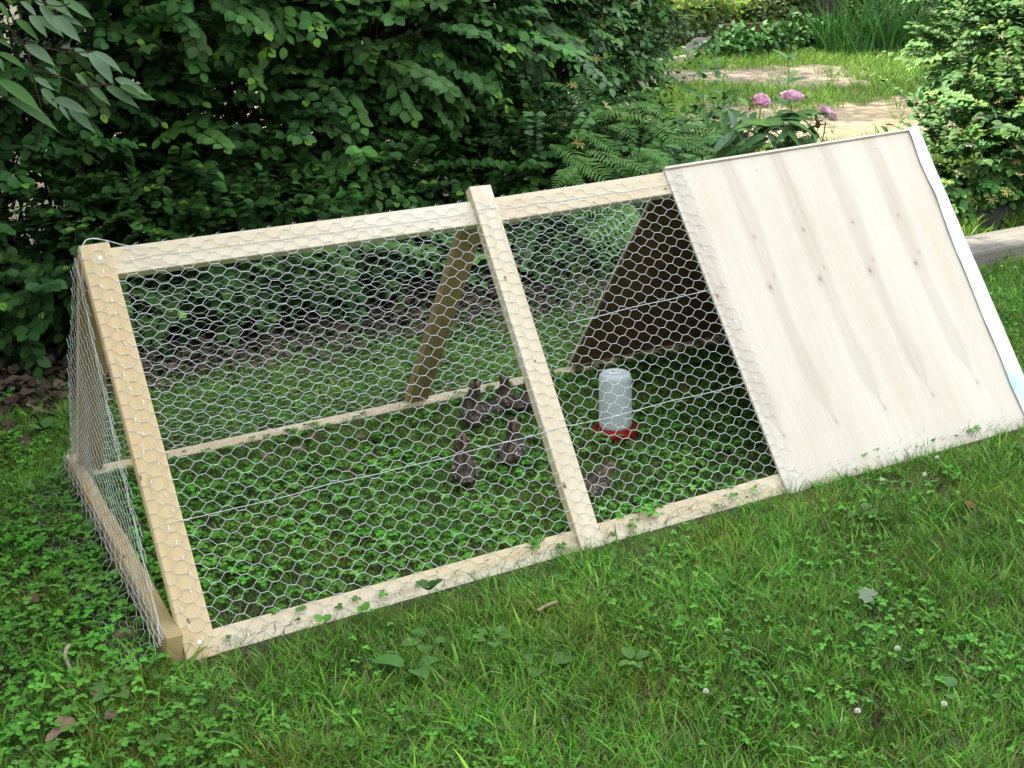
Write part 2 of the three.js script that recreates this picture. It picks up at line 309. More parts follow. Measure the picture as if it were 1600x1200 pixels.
// hexagonal netting: cells 40 mm high, twists 21 mm, columns 43 mm apart. map(a, b) takes net coordinates in metres to a point
function netting(a0, a1, b0, b1, map, keep, rad = 0.00074, twist = 1.5) {
  const mb = new MB(), P = 0.04, TW = 0.02, CX = 0.0405, jit = (a, b) => { const q = map(a + 0.005 * noise(a * 5, b * 5, 1) + 0.0038 * noise(a * 33, b * 33, 5), b + 0.005 * noise(a * 5, b * 5, 7) + 0.0038 * noise(a * 33, b * 33, 9)); return q; };
  const wire = (A, B, r) => mb.tube([jit(...A), jit(...B)], r, 4, null, false);
  for (let i = 0; i * CX + a0 < a1; i++) for (let j = 0; j * P + b0 < b1 + P; j++) {
    const a = a0 + i * CX, b = b0 + j * P + (i % 2 ? P / 2 : 0), L = [a - TW / 2, b], R = [a + TW / 2, b];
    if (!keep(a, b)) continue;
    wire(L, R, rad * twist); wire(R, [a + CX - TW / 2, b + P / 2], rad); wire(R, [a + CX - TW / 2, b - P / 2], rad);
  }
  return mb.geo();
}
const overPost = (x, c) => 0.02 * (1 - sstep(Math.abs(x - c), 0.043, 0.075));
const frontN = (x, s) => { const c = lerp(1.263, 1.301, s / SL); return NR + 0.003 + Math.max(overPost(x, 0.044), overPost(x, c)) + 0.012 * sstep(x, PX2 - 0.03, PX2 + 0.01) + 0.004 * noise(x * 3, s * 3, 4) * (s > 0.1 && s < SL - 0.12 ? 1 : 0) + 0.0012; };
part('wire_netting', netting(0.01, PX2 + 0.062, 0.012, SL - 0.06, (a, b) => slope(a, b, frontN(a, b)), (a, b) => a < PX2 + 0.03 + 0.03 * noise(b * 40, 3, 2) + 0.02), galvanised, coop, 'hexagonal wire netting of the front slope');
part('wire_netting', netting(0.02, PX2 + 0.02, 0.012, SL - 0.07, (a, b) => slope(a, b, NR + 0.004 + 0.006 * noise(a * 2, b * 3, 9), true), () => true, 0.0005, 2), galvanised, coop, 'hexagonal wire netting of the rear slope');
{ // the open end: a = along the end, b = height; bulges out and ends in an apron lying on the grass
  const H0 = RH - 0.02;
  const endMap = (a, b) => {
    if (b >= 0) { const y = b + 0.1, z = -a, k = clamp(b / (H0 - 0.1), 0, 1), bulge = 0.005 * Math.sin(Math.PI * Math.pow(k, 0.8)) + 0.008 * noise(y * 4, a * 4, 2) + lerp(lerp(0.05, 0.012, clamp(a / 1.45, 0, 1)), 0.008, Math.pow(k, 0.55)); return V(-bulge, y, z); }
    const t = -b, lay = 0.2 * t / 0.24; return V(-lerp(0.054, 0.02, clamp(a / 1.45, 0, 1)) - lay * (0.75 + 0.35 * noise(a * 2.5, 1, 3)) * (t > 0.06 ? 1 : 0.6), Math.max(0.1 - t * 0.9, 0.035 + 0.02 * noise(a * 5, t * 6, 6)), -a + 0.08 * t);
  };
  part('wire_netting', netting(0.0, 2 * RW + 0.02, -0.26, H0, (p, q) => endMap(p, q), (a, b) => b > H0 - 0.14 ? false : b < 0 ? a < 1.5 : Math.abs(a - RW) < RW * (1 - (b + 0.1) / RH) + 0.02, 0.0007), galvanised, coop, 'loose wire netting of the open end with its apron on the grass');
  const g = []; // selvage wires: one down each rafter and the crumpled edge of the end netting
  for (const f of [0, 1]) for (let k = 0; k < 2; k++) { const pts = []; for (let j = 0; j <= 50; j++) { const t = j / 50, y = H0 * t; pts.push(V(-lerp(f ? 0.014 : 0.05, 0.008, Math.pow(t, 0.55)) - 0.01 * Math.sin(Math.PI * t) - 0.004 * k + 0.006 * noise(t * 22, k, 3 + f), Math.max(0.09, y) + 0.004 * noise(t * 30, k, 9), (f ? -2 * RW + RW * t * 0.99 : -RW * t) + 0.008 * noise(t * 26, k, f))); } g.push(tubeGeo(pts, 0.0007, 4)); }
  const bottom = []; for (let k = 0; k < 3; k++) { const pts = []; for (let j = 0; j <= 60; j++) { const t = j / 60; pts.push(V(-lerp(0.05, 0.016, t) - 0.008 * k + 0.006 * noise(t * 25, k, 2), 0.095 - 0.012 * k + 0.008 * noise(t * 20, k, 6), -t * 1.46)); } bottom.push(tubeGeo(pts, 0.001, 4)); }
  part('selvage_wire', mergeGeometries([...g, ...bottom]), galvanised, coop);
  const loose = []; // bent wire ends over the corner post
  loose.push(tubeGeo(spline([slope(0.0, SL - 0.02, 0.015), slope(0.03, SL + 0.012, 0.012), slope(0.075, SL + 0.004, 0.012), slope(0.13, SL - 0.02, 0.01), slope(0.2, SL - 0.03, 0.004)], 20), 0.0013, 5));
  loose.push(tubeGeo(spline([slope(0.0, SL - 0.05, 0.02), slope(0.02, SL + 0.006, 0.018), slope(0.06, SL + 0.016, 0.002), slope(0.085, SL - 0.005, 0.014)], 16), 0.0012, 5));
  part('loose_wire', mergeGeometries(loose), galvanised, coop);
}
for (const [s0, s1, x0, x1, back] of [[0.375, 0.4, 0.04, PX2 + 0.02, 0], [0.73, 0.75, 1.45, PX2, 0]]) {
  const pts = []; for (let j = 0; j <= 60; j++) { const x = lerp(x0, x1, j / 60), s = lerp(s0, s1, j / 60) + 0.004 * noise(x * 5, s0 * 9, 2) + 0.012 * Math.max(0, noise(x * 3, 7, s0 * 5)); pts.push(slope(x, s, back ? NR + 0.007 : frontN(x, s) + 0.001, !!back)); }
  part('tension_wire', tubeGeo(pts, back ? 0.0005 : 0.0011, 5), galvanised, coop);
}
// edge wire of the front netting along the ridge rail
{ const pts = []; for (let j = 0; j <= 90; j++) { const x = lerp(0.09, PX2 + 0.05, j / 90), s = SL - 0.058 + 0.008 * noise(x * 11, 1, 2); pts.push(slope(x, s, frontN(x, s) + 0.001)); } part('tension_wire', tubeGeo(pts, 0.0011, 5), galvanised, coop); }
// nails and staples
function nailHead(x, s, n) { const g = new THREE.CylinderGeometry(0.006, 0.0065, 0.003, 14); const m = new THREE.Matrix4().makeBasis(V(1, 0, 0), OUTF, UPF.clone().negate()).setPosition(slope(x, s, n + 0.0012)); g.applyMatrix4(m); part('nail_head', g, nailSteel, coop); }
nailHead(0.05, SL - 0.05, NP); nailHead(0.045, 0.045, NP); nailHead(1.318, SL - 0.055, NP);
for (const [x, s] of [[2.1, SL - 0.05], [2.42, SL - 0.055], [2.72, SL - 0.05], [3.0, SL - 0.045], [2.08, 0.05], [2.85, 0.06], [2.5, 0.045], [2.08, 0.62]]) nailHead(x, s, 0.004);
{
  reseed(5); const g = [], st = (x, s, n, rot) => { const d = new THREE.BoxGeometry(0.0016, 0.013, 0.0016); d.applyMatrix4(new THREE.Matrix4().makeRotationZ(rot)); d.applyMatrix4(new THREE.Matrix4().makeBasis(V(1, 0, 0), UPF, OUTF).setPosition(slope(x, s, n + 0.0035))); g.push(d.toNonIndexed()); };
  for (let k = 0; k < 26; k++) st(0.044 + rr(-0.028, 0.028), 0.05 + k * 0.045, NP, rr(-0.4, 0.4));
  for (let k = 0; k < 9; k++) { const s = 0.1 + k * 0.125; st(lerp(1.263, 1.301, s / SL) + rr(-0.02, 0.02), s, NP, rr(-0.5, 0.5)); }
  for (let k = 0; k < 18; k++) { st(0.16 + k * 0.106 + rr(-0.02, 0.02), SL - 0.06 + rr(-0.012, 0.012), NR, rr(-0.3, 0.3)); if (k < 17) st(0.18 + k * 0.11, 0.036 + rr(-0.012, 0.012), NR, rr(-0.5, 0.5)); }
  for (let k = 0; k < 16; k++) st(PX2 + 0.035 + rr(-0.01, 0.02), 0.06 + k * 0.07, 0.006, rr(0.9, 2));
  for (let k = 0; k < 14; k++) st(LEN - 0.058 + rr(-0.008, 0.006), 0.06 + k * 0.085, 0.006, rr(1.2, 1.9));
  part('staples', mergeGeometries(g), nailSteel, coop).userData.kind = 'stuff';
}

// ------------------------------------------------------------------ waterer
{
  const p = onGround(962, 688), t = thing('poultry_waterer', 'white translucent jug waterer in a red tray inside the coop', 'poultry waterer', [p.x, 0.012, p.z]);
  const prof = [[0.0, 0.045], [0.056, 0.045], [0.0595, 0.05], [0.061, 0.06], [0.061, 0.13], [0.0605, 0.23], [0.058, 0.245], [0.05, 0.254], [0.035, 0.2565], [0.012, 0.256], [0.0, 0.2555]].map(([x, y]) => new THREE.Vector2(x, y));
  const cloudy = new THREE.MeshPhysicalMaterial({ color: C(0.74, 0.83, 0.86), roughness: 0.92, transmission: 0.28, thickness: 0, clearcoat: 0.5, clearcoatRoughness: 0.3, side: THREE.DoubleSide });
  part('jug', new THREE.LatheGeometry(prof, 40), cloudy, t);
  part('water', new THREE.CylinderGeometry(0.057, 0.056, 0.07, 32).translate(0, 0.085, 0), new THREE.MeshStandardMaterial({ color: C(0.55, 0.56, 0.6), roughness: 0.3 }), t);
  const red = new THREE.MeshStandardMaterial({ color: C(0.42, 0.012, 0.02), roughness: 0.42 });
  const tray = new THREE.LatheGeometry([[0.0, 0.004], [0.05, 0.004], [0.075, 0.006], [0.083, 0.024], [0.0855, 0.036], [0.0835, 0.038], [0.08, 0.03], [0.073, 0.014], [0.062, 0.012], [0.06, 0.046], [0.056, 0.046], [0.0, 0.02]].map(([x, y]) => new THREE.Vector2(x, y)), 40);
  part('tray', tray, red, t);
  const label = canvasTex(128, 128, (g) => { g.fillStyle = '#dfe8ec'; g.fillRect(0, 0, 128, 128); g.fillStyle = '#6d7480'; g.fillRect(40, 52, 26, 22); g.fillStyle = '#8a919b'; for (let k = 0; k < 4; k++) g.fillRect(78, 50 + k * 7, 20 - k * 3, 3); }, true, false);
  const d = new THREE.CircleGeometry(0.034, 28).rotateX(-Math.PI / 2).rotateY(-0.5).translate(0, 0.2585, 0);
  part('printed_mark', d, new THREE.MeshStandardMaterial({ map: label, roughness: 0.6 }), t);
}

// ------------------------------------------------------------------ chicks
// local frame: the chick faces +z; body about 12 cm long, head up
function smin(a, b, k) { const h = clamp(0.5 + 0.5 * (b - a) / k, 0, 1); return lerp(b, a, h) - k * h * (1 - h); }
function ell(p, c, r) { const x = (p[0] - c[0]) / r[0], y = (p[1] - c[1]) / r[1], z = (p[2] - c[2]) / r[2], k = Math.hypot(x, y, z), g = Math.hypot(x / r[0], y / r[1], z / r[2]); return g < 1e-6 ? -Math.min(...r) : k * (k - 1) / g; }
function capsule(p, a, b, ra, rb) { const pa = [p[0] - a[0], p[1] - a[1], p[2] - a[2]], ba = [b[0] - a[0], b[1] - a[1], b[2] - a[2]], h = clamp((pa[0] * ba[0] + pa[1] * ba[1] + pa[2] * ba[2]) / (ba[0] ** 2 + ba[1] ** 2 + ba[2] ** 2), 0, 1); return Math.hypot(pa[0] - ba[0] * h, pa[1] - ba[1] * h, pa[2] - ba[2] * h) - lerp(ra, rb, h); }
const featherMatD = new THREE.MeshStandardMaterial({ vertexColors: true, roughness: 0.9, side: THREE.DoubleSide });
const featherMat = new THREE.MeshStandardMaterial({ vertexColors: true, roughness: 0.95 });
const beakMat = new THREE.MeshStandardMaterial({ color: C(0.42, 0.29, 0.14), roughness: 0.5 }), eyeMat = new THREE.MeshStandardMaterial({ color: C(0.01, 0.008, 0.006), roughness: 0.15 }), legMat = new THREE.MeshStandardMaterial({ color: C(0.42, 0.33, 0.16), roughness: 0.7 });
function makeChick({ head = [0, 0.148, 0.045], look = 0, down = 0, sit = 0, pitch = 0.35 }) {
  const parts = [], by = 0.068 - sit * 0.03, R = 52, S = 0.105, cy = 0.085;
  const mc = new MarchingCubes(R, featherMat, false, false, 60000); mc.isolation = 0;
  const rump = [0, by - 0.002, -0.045], chest = [0, by + 0.012, 0.022], base = [0, by + 0.028, 0.03], beakDir = V(Math.sin(look) * Math.cos(down), -Math.sin(down), Math.cos(look) * Math.cos(down));
  const sdf = (p) => {
    let d = ell(p, [0, by, -0.008], [0.034, 0.034, 0.056]);
    d = smin(d, ell(p, chest, [0.03, 0.033, 0.032]), 0.02);
    d = smin(d, capsule(p, rump, [0, by + 0.004, -0.082], 0.022, 0.009), 0.018);
    d = smin(d, capsule(p, base, [head[0], head[1] - 0.006, head[2] - 0.004], 0.025, 0.017), 0.018);
    d = smin(d, ell(p, head, [0.0185, 0.0185, 0.02]), 0.008);
    for (const s of [-1, 1]) { d = smin(d, capsule(p, [s * 0.02, by - 0.012, 0.0], [s * 0.021, by - 0.034, 0.004], 0.015, 0.008), 0.012); d = smin(d, ell(p, [s * 0.031, by + 0.006, -0.012], [0.011, 0.02, 0.043]), 0.006); }
    return d + 0.0016 * noise(p[0] * 160, p[1] * 160, p[2] * 160) + 0.001 * noise(p[0] * 330, p[1] * 330, p[2] * 330);
  };
  for (let z = 0; z < R; z++) for (let y = 0; y < R; y++) for (let x = 0; x < R; x++) mc.field[x + y * R + z * R * R] = -sdf([(x - R / 2) / (R / 2) * S, (y - R / 2) / (R / 2) * S + cy, (z - R / 2) / (R / 2) * S]);
  mc.update();
  const n = mc.count, pos = new Float32Array(n * 3), nor = new Float32Array(mc.normalArray.slice(0, n * 3)), col = new Float32Array(n * 3);
  for (let k = 0; k < n; k++) {
    const x = mc.positionArray[k * 3] * S, y = mc.positionArray[k * 3 + 1] * S + cy, z = mc.positionArray[k * 3 + 2] * S; pos.set([x, y, z], k * 3);
    const f = noise(x * 190, y * 190, z * 60) * 0.5 + noise(x * 420, y * 420, z * 300) * 0.5;
    let c = C(0.085, 0.06, 0.044); // brown back
    const stripe = Math.exp(-((x / 0.008) ** 2)), pale = Math.exp(-(((Math.abs(x) - 0.014) / 0.005) ** 2));
    if (y < by + 0.05) { c.lerp(C(0.028, 0.02, 0.017), stripe * 0.8 * sstep(y, by, by + 0.02)); c.lerp(C(0.27, 0.2, 0.14), pale * 0.35 * sstep(y, by + 0.012, by + 0.03)); }
    const wing = sstep(Math.abs(x), 0.024, 0.031) * sstep(y, by - 0.014, by - 0.004) * (z < 0.03 ? 1 : 0); c.lerp(C(0.1, 0.085, 0.075), wing * 0.9); c.lerp(C(0.48, 0.42, 0.36), wing * sstep(f, 0.12, 0.3) * 0.8);
    c.lerp(C(0.36, 0.29, 0.19), (1 - sstep(y, by - 0.026, by - 0.006)) * 0.75); c.lerp(C(0.3, 0.24, 0.17), sstep(z, 0.03, 0.05) * (y < by + 0.03 ? 0.6 : 0));
    if (z < -0.06) c.lerp(C(0.2, 0.16, 0.13), 0.5);
    const hd = Math.hypot(x - head[0], y - head[1], z - head[2]); if (hd < 0.034) { const hx = x - head[0], band = 1 - sstep(Math.abs(hx), 0.003, 0.007), pale2 = Math.exp(-(((Math.abs(hx) - 0.011) / 0.0035) ** 2)); c = C(0.13, 0.085, 0.055); c.lerp(C(0.035, 0.022, 0.016), band * 0.85); c.lerp(C(0.34, 0.25, 0.16), pale2 * 0.6); }
    c.multiplyScalar(0.72 * (1 + f * 1.9)); col.set([Math.max(0.006, c.r), Math.max(0.005, c.g), Math.max(0.004, c.b)], k * 3);
  }
  const g = new THREE.BufferGeometry(); g.setAttribute('position', new THREE.BufferAttribute(pos, 3)); g.setAttribute('normal', new THREE.BufferAttribute(nor, 3)); g.setAttribute('color', new THREE.BufferAttribute(col, 3));
  parts.push(['body', g, featherMat]);
  { const mb = new MB(), p = V(), nn = V(); for (let k = 0; k < 620; k++) { const i = Math.floor(rnd() * n); p.fromArray(pos, i * 3); nn.fromArray(nor, i * 3).normalize(); if (Math.hypot(p.x - head[0], p.y - head[1], p.z - head[2]) < 0.021) continue; const d = V(rr(-0.25, 0.25), p.y > by + 0.03 ? -0.9 : -0.35, -0.9); d.addScaledVector(nn, -d.dot(nn)).normalize().addScaledVector(nn, rr(0.12, 0.45)); const w = rr(0.6, 1.5); leafInto(mb, rr(0.009, 0.017), rr(0.0016, 0.0032), { n: 2, fold: 0.1, m: aim(p.clone().addScaledVector(nn, -0.001), d, nn), c: C(col[i * 3] * w, col[i * 3 + 1] * w, col[i * 3 + 2] * w) }); } const f = mb.geo(); parts.push(['feathers', f, featherMatD, 'stuff']); }
  const H = V(...head), tip = H.clone().addScaledVector(beakDir, 0.032), side = V(0, 1, 0).cross(beakDir).normalize();
  parts.push(['beak', new MB().tube([H.clone().addScaledVector(beakDir, 0.015), H.clone().addScaledVector(beakDir, 0.025).add(V(0, 0.001, 0)), tip.add(V(0, -0.003, 0))], (t) => 0.0048 * (1 - t * 0.85), 8).geo(), beakMat]);
  for (const s of [-1, 1]) { const e = new THREE.SphereGeometry(0.0027, 10, 8); const q = H.clone().addScaledVector(side, s * 0.0166).addScaledVector(beakDir, 0.007).add(V(0, 0.003, 0)); e.translate(q.x, q.y, q.z); parts.push(['eye', e, eyeMat]); }
  if (sit < 0.8) for (const s of [-1, 1]) {
    const mb = new MB(), knee = V(s * 0.021, by - 0.032, 0.004), ank = V(s * 0.022, 0.006, -0.004); mb.tube([knee, V(s * 0.021, (by - 0.032) * 0.55, -0.002), ank], 0.0028, 6);
    for (const a of [-0.5, 0, 0.5, Math.PI]) mb.tube([ank, ank.clone().add(V(Math.sin(a) * 0.02, -0.003, Math.cos(a) * (a > 2 ? 0.01 : 0.022)))], (t) => 0.0022 * (1 - 0.6 * t), 5);
    parts.push(['leg', mb.geo(), legMat]);
  }
  // wing quills: a fan of narrow speckled feathers lying along each side
  for (const s of [-1, 1]) { const mb = new MB(); for (let k = 0; k < 7; k++) { const t = k / 6, base2 = V(s * (0.036 + 0.002 * t), by + 0.018 - t * 0.02, 0.018 - t * 0.012), dir = V(-s * 0.1, -0.12 - 0.12 * t, -1); leafInto(mb, 0.06 - 0.008 * t, 0.0062, { profile: OVAL, fold: 0.15, curl: 0.02, n: 4, m: aim(base2, dir, V(s, 0.35, 0)), c: k % 2 ? C(0.15, 0.13, 0.12) : C(0.07, 0.055, 0.05) }); } parts.push(['wing', mb.geo(), featherMatD]); }
  { const mb = new MB(); for (let k = -2; k <= 2; k++) leafInto(mb, 0.03, 0.005, { n: 3, fold: 0.1, m: aim(V(k * 0.004, by + 0.004, -0.075), V(k * 0.12, 0.25, -1), V(0, 1, 0)), c: k % 2 ? C(0.17, 0.14, 0.12) : C(0.08, 0.06, 0.05) }); parts.push(['tail', mb.geo(), featherMatD]); }
  return parts;
}
const poses = [
  makeChick({ head: [-0.012, 0.165, 0.022], look: 1.3 }), // stretched up, looking left
  makeChick({ head: [0.006, 0.15, 0.03], look: -1.45, down: 0.3, sit: 0.35 }), // hunched, beak to the right
  makeChick({ head: [0.004, 0.152, 0.03], look: 0.1, sit: 0.2 }), // upright, seen from behind
  makeChick({ head: [0.0, 0.09, 0.062], look: 0.2, down: 0.8, sit: 0.95 }), // sitting, head low
];
const awayTurn = Math.atan2(camF.x, camF.z);
for (const [u, v, pose, turn, s, label] of [
  [741, 682, 0, 0.12, 1.12, 'brown chick stretching its neck tall beside the rear rail'],
  [728, 768, 1, 0.1, 1.14, 'dark brown chick with its beak turned right, nearest the front of the pen'],
  [801, 738, 2, -0.35, 1.08, 'dark brown chick facing away next to the middle post'],
  [771, 660, 3, -1.3, 1.0, 'small striped chick sitting low just right of the tallest chick'],
  [797, 655, 2, 0.5, 1.0, 'chick with dark stripes standing in the middle of the huddle'],
  [824, 652, 1, -0.5, 0.98, 'chick at the back of the huddle, partly behind the middle post'],
  [926, 786, 3, -1.0, 1.12, 'crouching chick right of the middle post near the front rail'],
]) {
  const p = onGround(u, v), t = thing('chick', label, 'chick', [p.x, 0.012, p.z], awayTurn + turn, 'chicks in the coop'); t.scale.setScalar(s);
  for (const [n, g, m, k] of poses[pose]) { const o = part(n, g, m, t); if (k) o.userData.kind = k; }
}

// ------------------------------------------------------------------ lawn: grass and clover as masses, countable things on top
function tuft(n, hMin, hMax, spread, w, lean, palette) {
  const mb = new MB();
  for (let k = 0; k < n; k++) {
    const a = rr(0, 6.283), r = spread * Math.sqrt(rnd()), h = rr(hMin, hMax), b = V(Math.cos(a) * r, -0.004, Math.sin(a) * r), da = a + rr(-1.6, 1.6), l = Math.sqrt(rr(0.12, 1)) * lean;
    const tip = b.clone().add(V(Math.cos(da) * h * l, h * Math.sqrt(Math.max(0.1, 1 - l * l * 0.75)), Math.sin(da) * h * l)), mid = b.clone().lerp(tip, 0.5).add(V(-Math.cos(da) * h * l * 0.22, h * 0.14, -Math.sin(da) * h * l * 0.22));
    const c = pick(palette).clone().multiplyScalar(rr(0.75, 1.25)), pts = bez(b, mid, tip, 4), tw = rr(0, 3.14), wd = w * rr(0.6, 1.3), sd = V(Math.cos(tw), 0, Math.sin(tw)); let prev = null;
    pts.forEach((q, i) => { const t = i / 4, hw = wd * (1 - t * t) * 0.5 + 0.0002; const A = mb.v(q.x - sd.x * hw, q.y, q.z - sd.z * hw, c), B = mb.v(q.x + sd.x * hw, q.y, q.z + sd.z * hw, c); if (prev) mb.quad(prev[0], prev[1], B, A); prev = [A, B]; });
  }
  return mb.geo();
}
reseed(101);
const G1 = [C(0.12, 0.36, 0.02), C(0.085, 0.29, 0.018), C(0.17, 0.41, 0.035), C(0.1, 0.32, 0.05), C(0.2, 0.4, 0.11)], STRAW = [C(0.26, 0.23, 0.11), C(0.2, 0.19, 0.08), C(0.32, 0.27, 0.15)];
const grassMat = new THREE.MeshPhysicalMaterial({ vertexColors: true, roughness: 0.7, specularIntensity: 0.55, side: THREE.DoubleSide });
const shortTufts = [0, 1, 2, 3, 4].map(() => tuft(15, 0.02, 0.058, 0.035, 0.0034, 0.98, [...G1, ...G1, ...G1, STRAW[0], STRAW[1]]));
const longTufts = [0, 1, 2, 3].map(() => tuft(12, 0.035, 0.098, 0.03, 0.0038, 0.97, [...G1, ...G1, ...G1, STRAW[1]]));
const fineTufts = [0, 1, 2].map(() => tuft(15, 0.03, 0.09, 0.035, 0.002, 0.95, [...G1, ...STRAW, STRAW[0]]));
const wideTufts = [0, 1, 2].map(() => tuft(7, 0.035, 0.09, 0.03, 0.0062, 1, [...G1, C(0.1, 0.26, 0.02)]));
const strawTufts = [0, 1].map(() => tuft(12, 0.015, 0.045, 0.035, 0.002, 1, STRAW));
const inCoop = (x, z) => x > 0 && x < LEN && z < 0.01 && z > -2 * RW;
const trackA = onGround(1340, 190), trackB = onGround(1080, 125);
const onDrive = (x, z) => { // two worn wheel tracks with ragged edges, running across the view
  const ax = 0.87, az = 0.49, wob = 0.55 * noise(x * 0.8, z * 0.8, 6) + 0.35 * noise(x * 2.6, z * 2.6, 9) + 0.2 * noise(x * 7, z * 7, 2), f = (c, half, from, to) => { const dx = x - c.x, dz = z - c.z, across = Math.abs(-az * dx + ax * dz) + wob, along = ax * dx + az * dz + 1.5 * wob; return (1 - sstep(across, half * 0.55, half * 1.15)) * sstep(along, from - 0.6, from + 0.6) * (1 - sstep(along, to - 0.6, to + 0.6)); };
  return Math.max(f(trackA, 1.6, -1.6, 6), f(trackB, 1.2, -6, 2)); };
const bare = (x, z) => sstep(noise(x * 3.1, z * 3.1, 3) + 0.5 * noise(x * 9, z * 9, 5), 0.3, 0.6);
const litterZone = (x, z) => sstep(-z, 2.0, 2.5) * (1 - sstep(x, 2.3, 3.2)) ;
const cloverness = (x, z) => clamp((inCoop(x, z) ? 0.5 : 0.13) + 0.38 * (1 - sstep(x, -0.25, 0.25)) + 0.8 * noise(x * 2.3, z * 2.3, 1.5) + 0.35 * noise(x * 9, z * 9, 4.5), 0, 1);
const lawn = { wide: [], short: [], long: [], fine: [], straw: [], clover: [] };
function scatter(u0, v0, u1, v1, n, fn) { // even in the ground area seen through a window of the picture
  const q = [[u0, v0], [u1, v0], [u1, v1], [u0, v1]].map(([a, b]) => onGround(a, b)), xs = q.map((p) => p.x), zs = q.map((p) => p.z), X0 = Math.min(...xs), X1 = Math.max(...xs), Z0 = Math.min(...zs), Z1 = Math.max(...zs);
  const m = Math.round(n * (X1 - X0) * (Z1 - Z0));
  for (let k = 0; k < m; k++) { const x = rr(X0, X1), z = rr(Z0, Z1), s = seen(V(x, 0, z)); if (s && s.u > u0 && s.u < u1 && s.v > v0 && s.v < v1) fn(x, z, s); }
}
const hedgeGap = (x, z) => z < -2.75 && x < 3;
const front = (x, z) => z > 0.045 || x < -0.06 || x > LEN + 0.02 || z < -2 * RW - 0.05;
const clearOfBoards = (x, z) => !(x > -0.03 && x < LEN + 0.01 && z > -0.03 && z < 0.018) && !(x > -0.055 && x < 0.005 && z > -1.47 && z < 0.02) && !(x > 0 && x < LEN && z < -1.395 && z > -1.46) && Math.hypot(x - 1.8, z + 0.71) > 0.068;
scatter(-120, 330, 1720, 1300, 2500, (x, z, s) => {
  if (hedgeGap(x, z) || !clearOfBoards(x, z) || (x > 4.4 && z < -1.75 + 0.02 * x)) return;
  const lz = litterZone(x, z), cl = cloverness(x, z), patch = noise(x * 1.9, z * 1.9, 7) + 0.5 * noise(x * 6, z * 6, 2);
  if (rnd() < lz * 0.93) return;
  const dark = 0.85 + 0.35 * noise(x * 1.3, z * 1.3, 4) + 0.4 * noise(x * 7, z * 7, 8) + rr(-0.22, 0.25), yellow = sstep(noise(x * 2.6, z * 2.6, 12), 0.05, 0.45);
  const c = C(dark * (1 + 0.22 * yellow), dark, dark * (1 - 0.1 * yellow)), shade = inCoop(x, z) ? 0.8 : 1;
  const near = 0, hug = x > 0.02 && x < LEN && z > 0 ? 0.55 + 0.45 * sstep(z, 0.03, 0.2) : 1, m = (sc) => place(x, 0, z, rr(0, 6.28), sc, rr(-0.15, 0.15), rr(-0.15, 0.15));
  if (rnd() < cl * 0.5) return;
  const bq = Math.max(bare(x, z), x < 0.1 && z < 0.3 ? sstep(noise(x * 5, z * 5, 8), -0.1, 0.3) : 0);
  if (rnd() < bq * 0.72) { if (rnd() < 0.4) lawn.straw.push({ m: m(rr(0.7, 1.2)), c: C(0.9, 0.9, 0.9) }); return; }
  const r = rnd();
  if (r < 0.34 + 0.2 * near - 0.2 * (inCoop(x, z) ? 1 : 0)) lawn.long.push({ m: m(hug * rr(0.55, 0.95) * (1 + 0.5 * near + 0.25 * patch) * (inCoop(x, z) ? 0.7 : 1)), c });
  else if (r > 0.87 && !inCoop(x, z)) lawn.wide.push({ m: m(hug * rr(0.7, 1.25)), c });
  else if (r < 0.6) lawn.fine.push({ m: m(hug * rr(0.6, 1.1)), c });
  else lawn.short.push({ m: m(hug * rr(0.7, 1.2) * shade), c });
});
// longer grass against the front rail
scatter(280, 600, 1640, 1100, 1500, (x, z) => { if (z > 0.018 && z < 0.08 && x > 0.1 && rnd() < 0.22 + 0.75 * sstep(noise(x * 4, 3.3, 1), -0.1, 0.35)) lawn[rnd() < 0.5 ? 'long' : 'fine'].push({ m: place(x, 0, z, rr(0, 6.28), rr(0.35, 0.85)), c: C(1, 1, 1).multiplyScalar(rr(0.7, 1.05)) }); });
// far grass beyond the coop: drive verges
scatter(960, 40, 1720, 420, 260, (x, z, s) => {
  if (z > -1.2 || s.d > 24 || (x < 4.2 && z > -4) || x > 5 && z > -2.2 || rnd() < onDrive(x, z) * 0.97 || rnd() < bare(x, z) * 0.5) return;
  const k = rr(0.8, 1.15); lawn[rnd() < 0.5 ? 'short' : 'long'].push({ m: place(x, 0, z, rr(0, 6.28), rr(0.9, 1.5) * (1 + s.d * 0.03)), c: C(k * 1.05, k * 0.85, k * 0.8) });
});
// clover: three leaflets on a thin stalk
function clover() {
  const mb = new MB(), h = rr(0.025, 0.055), lean = rr(0, 6.28), top = V(Math.cos(lean) * 0.012, h, Math.sin(lean) * 0.012), tone = C(0.07, 0.225, 0.024).multiplyScalar(rr(0.75, 1.25));
  mb.tube([V(0, -0.004, 0), V(top.x * 0.3, h * 0.6, top.z * 0.3), top], 0.0006, 3, C(0.1, 0.19, 0.06), false);
  for (let k = 0; k < 3; k++) { const a = lean + k * 2.094 + rr(-0.15, 0.15), d = V(Math.cos(a), rr(-0.15, 0.4), Math.sin(a)), L = rr(0.011, 0.016); leafInto(mb, L, L * 0.45, { profile: (t) => Math.pow(Math.sin(Math.PI * Math.pow(t, 1.25)), 0.65), fold: 0.35, curl: 0.15, n: 4, m: aim(top, d, V(0, 1, 0)), c: tone.clone().multiplyScalar(rr(0.9, 1.1)) }); }
  return mb.geo();
}
reseed(202);
const clovers = [0, 1, 2, 3, 4, 5].map(clover);
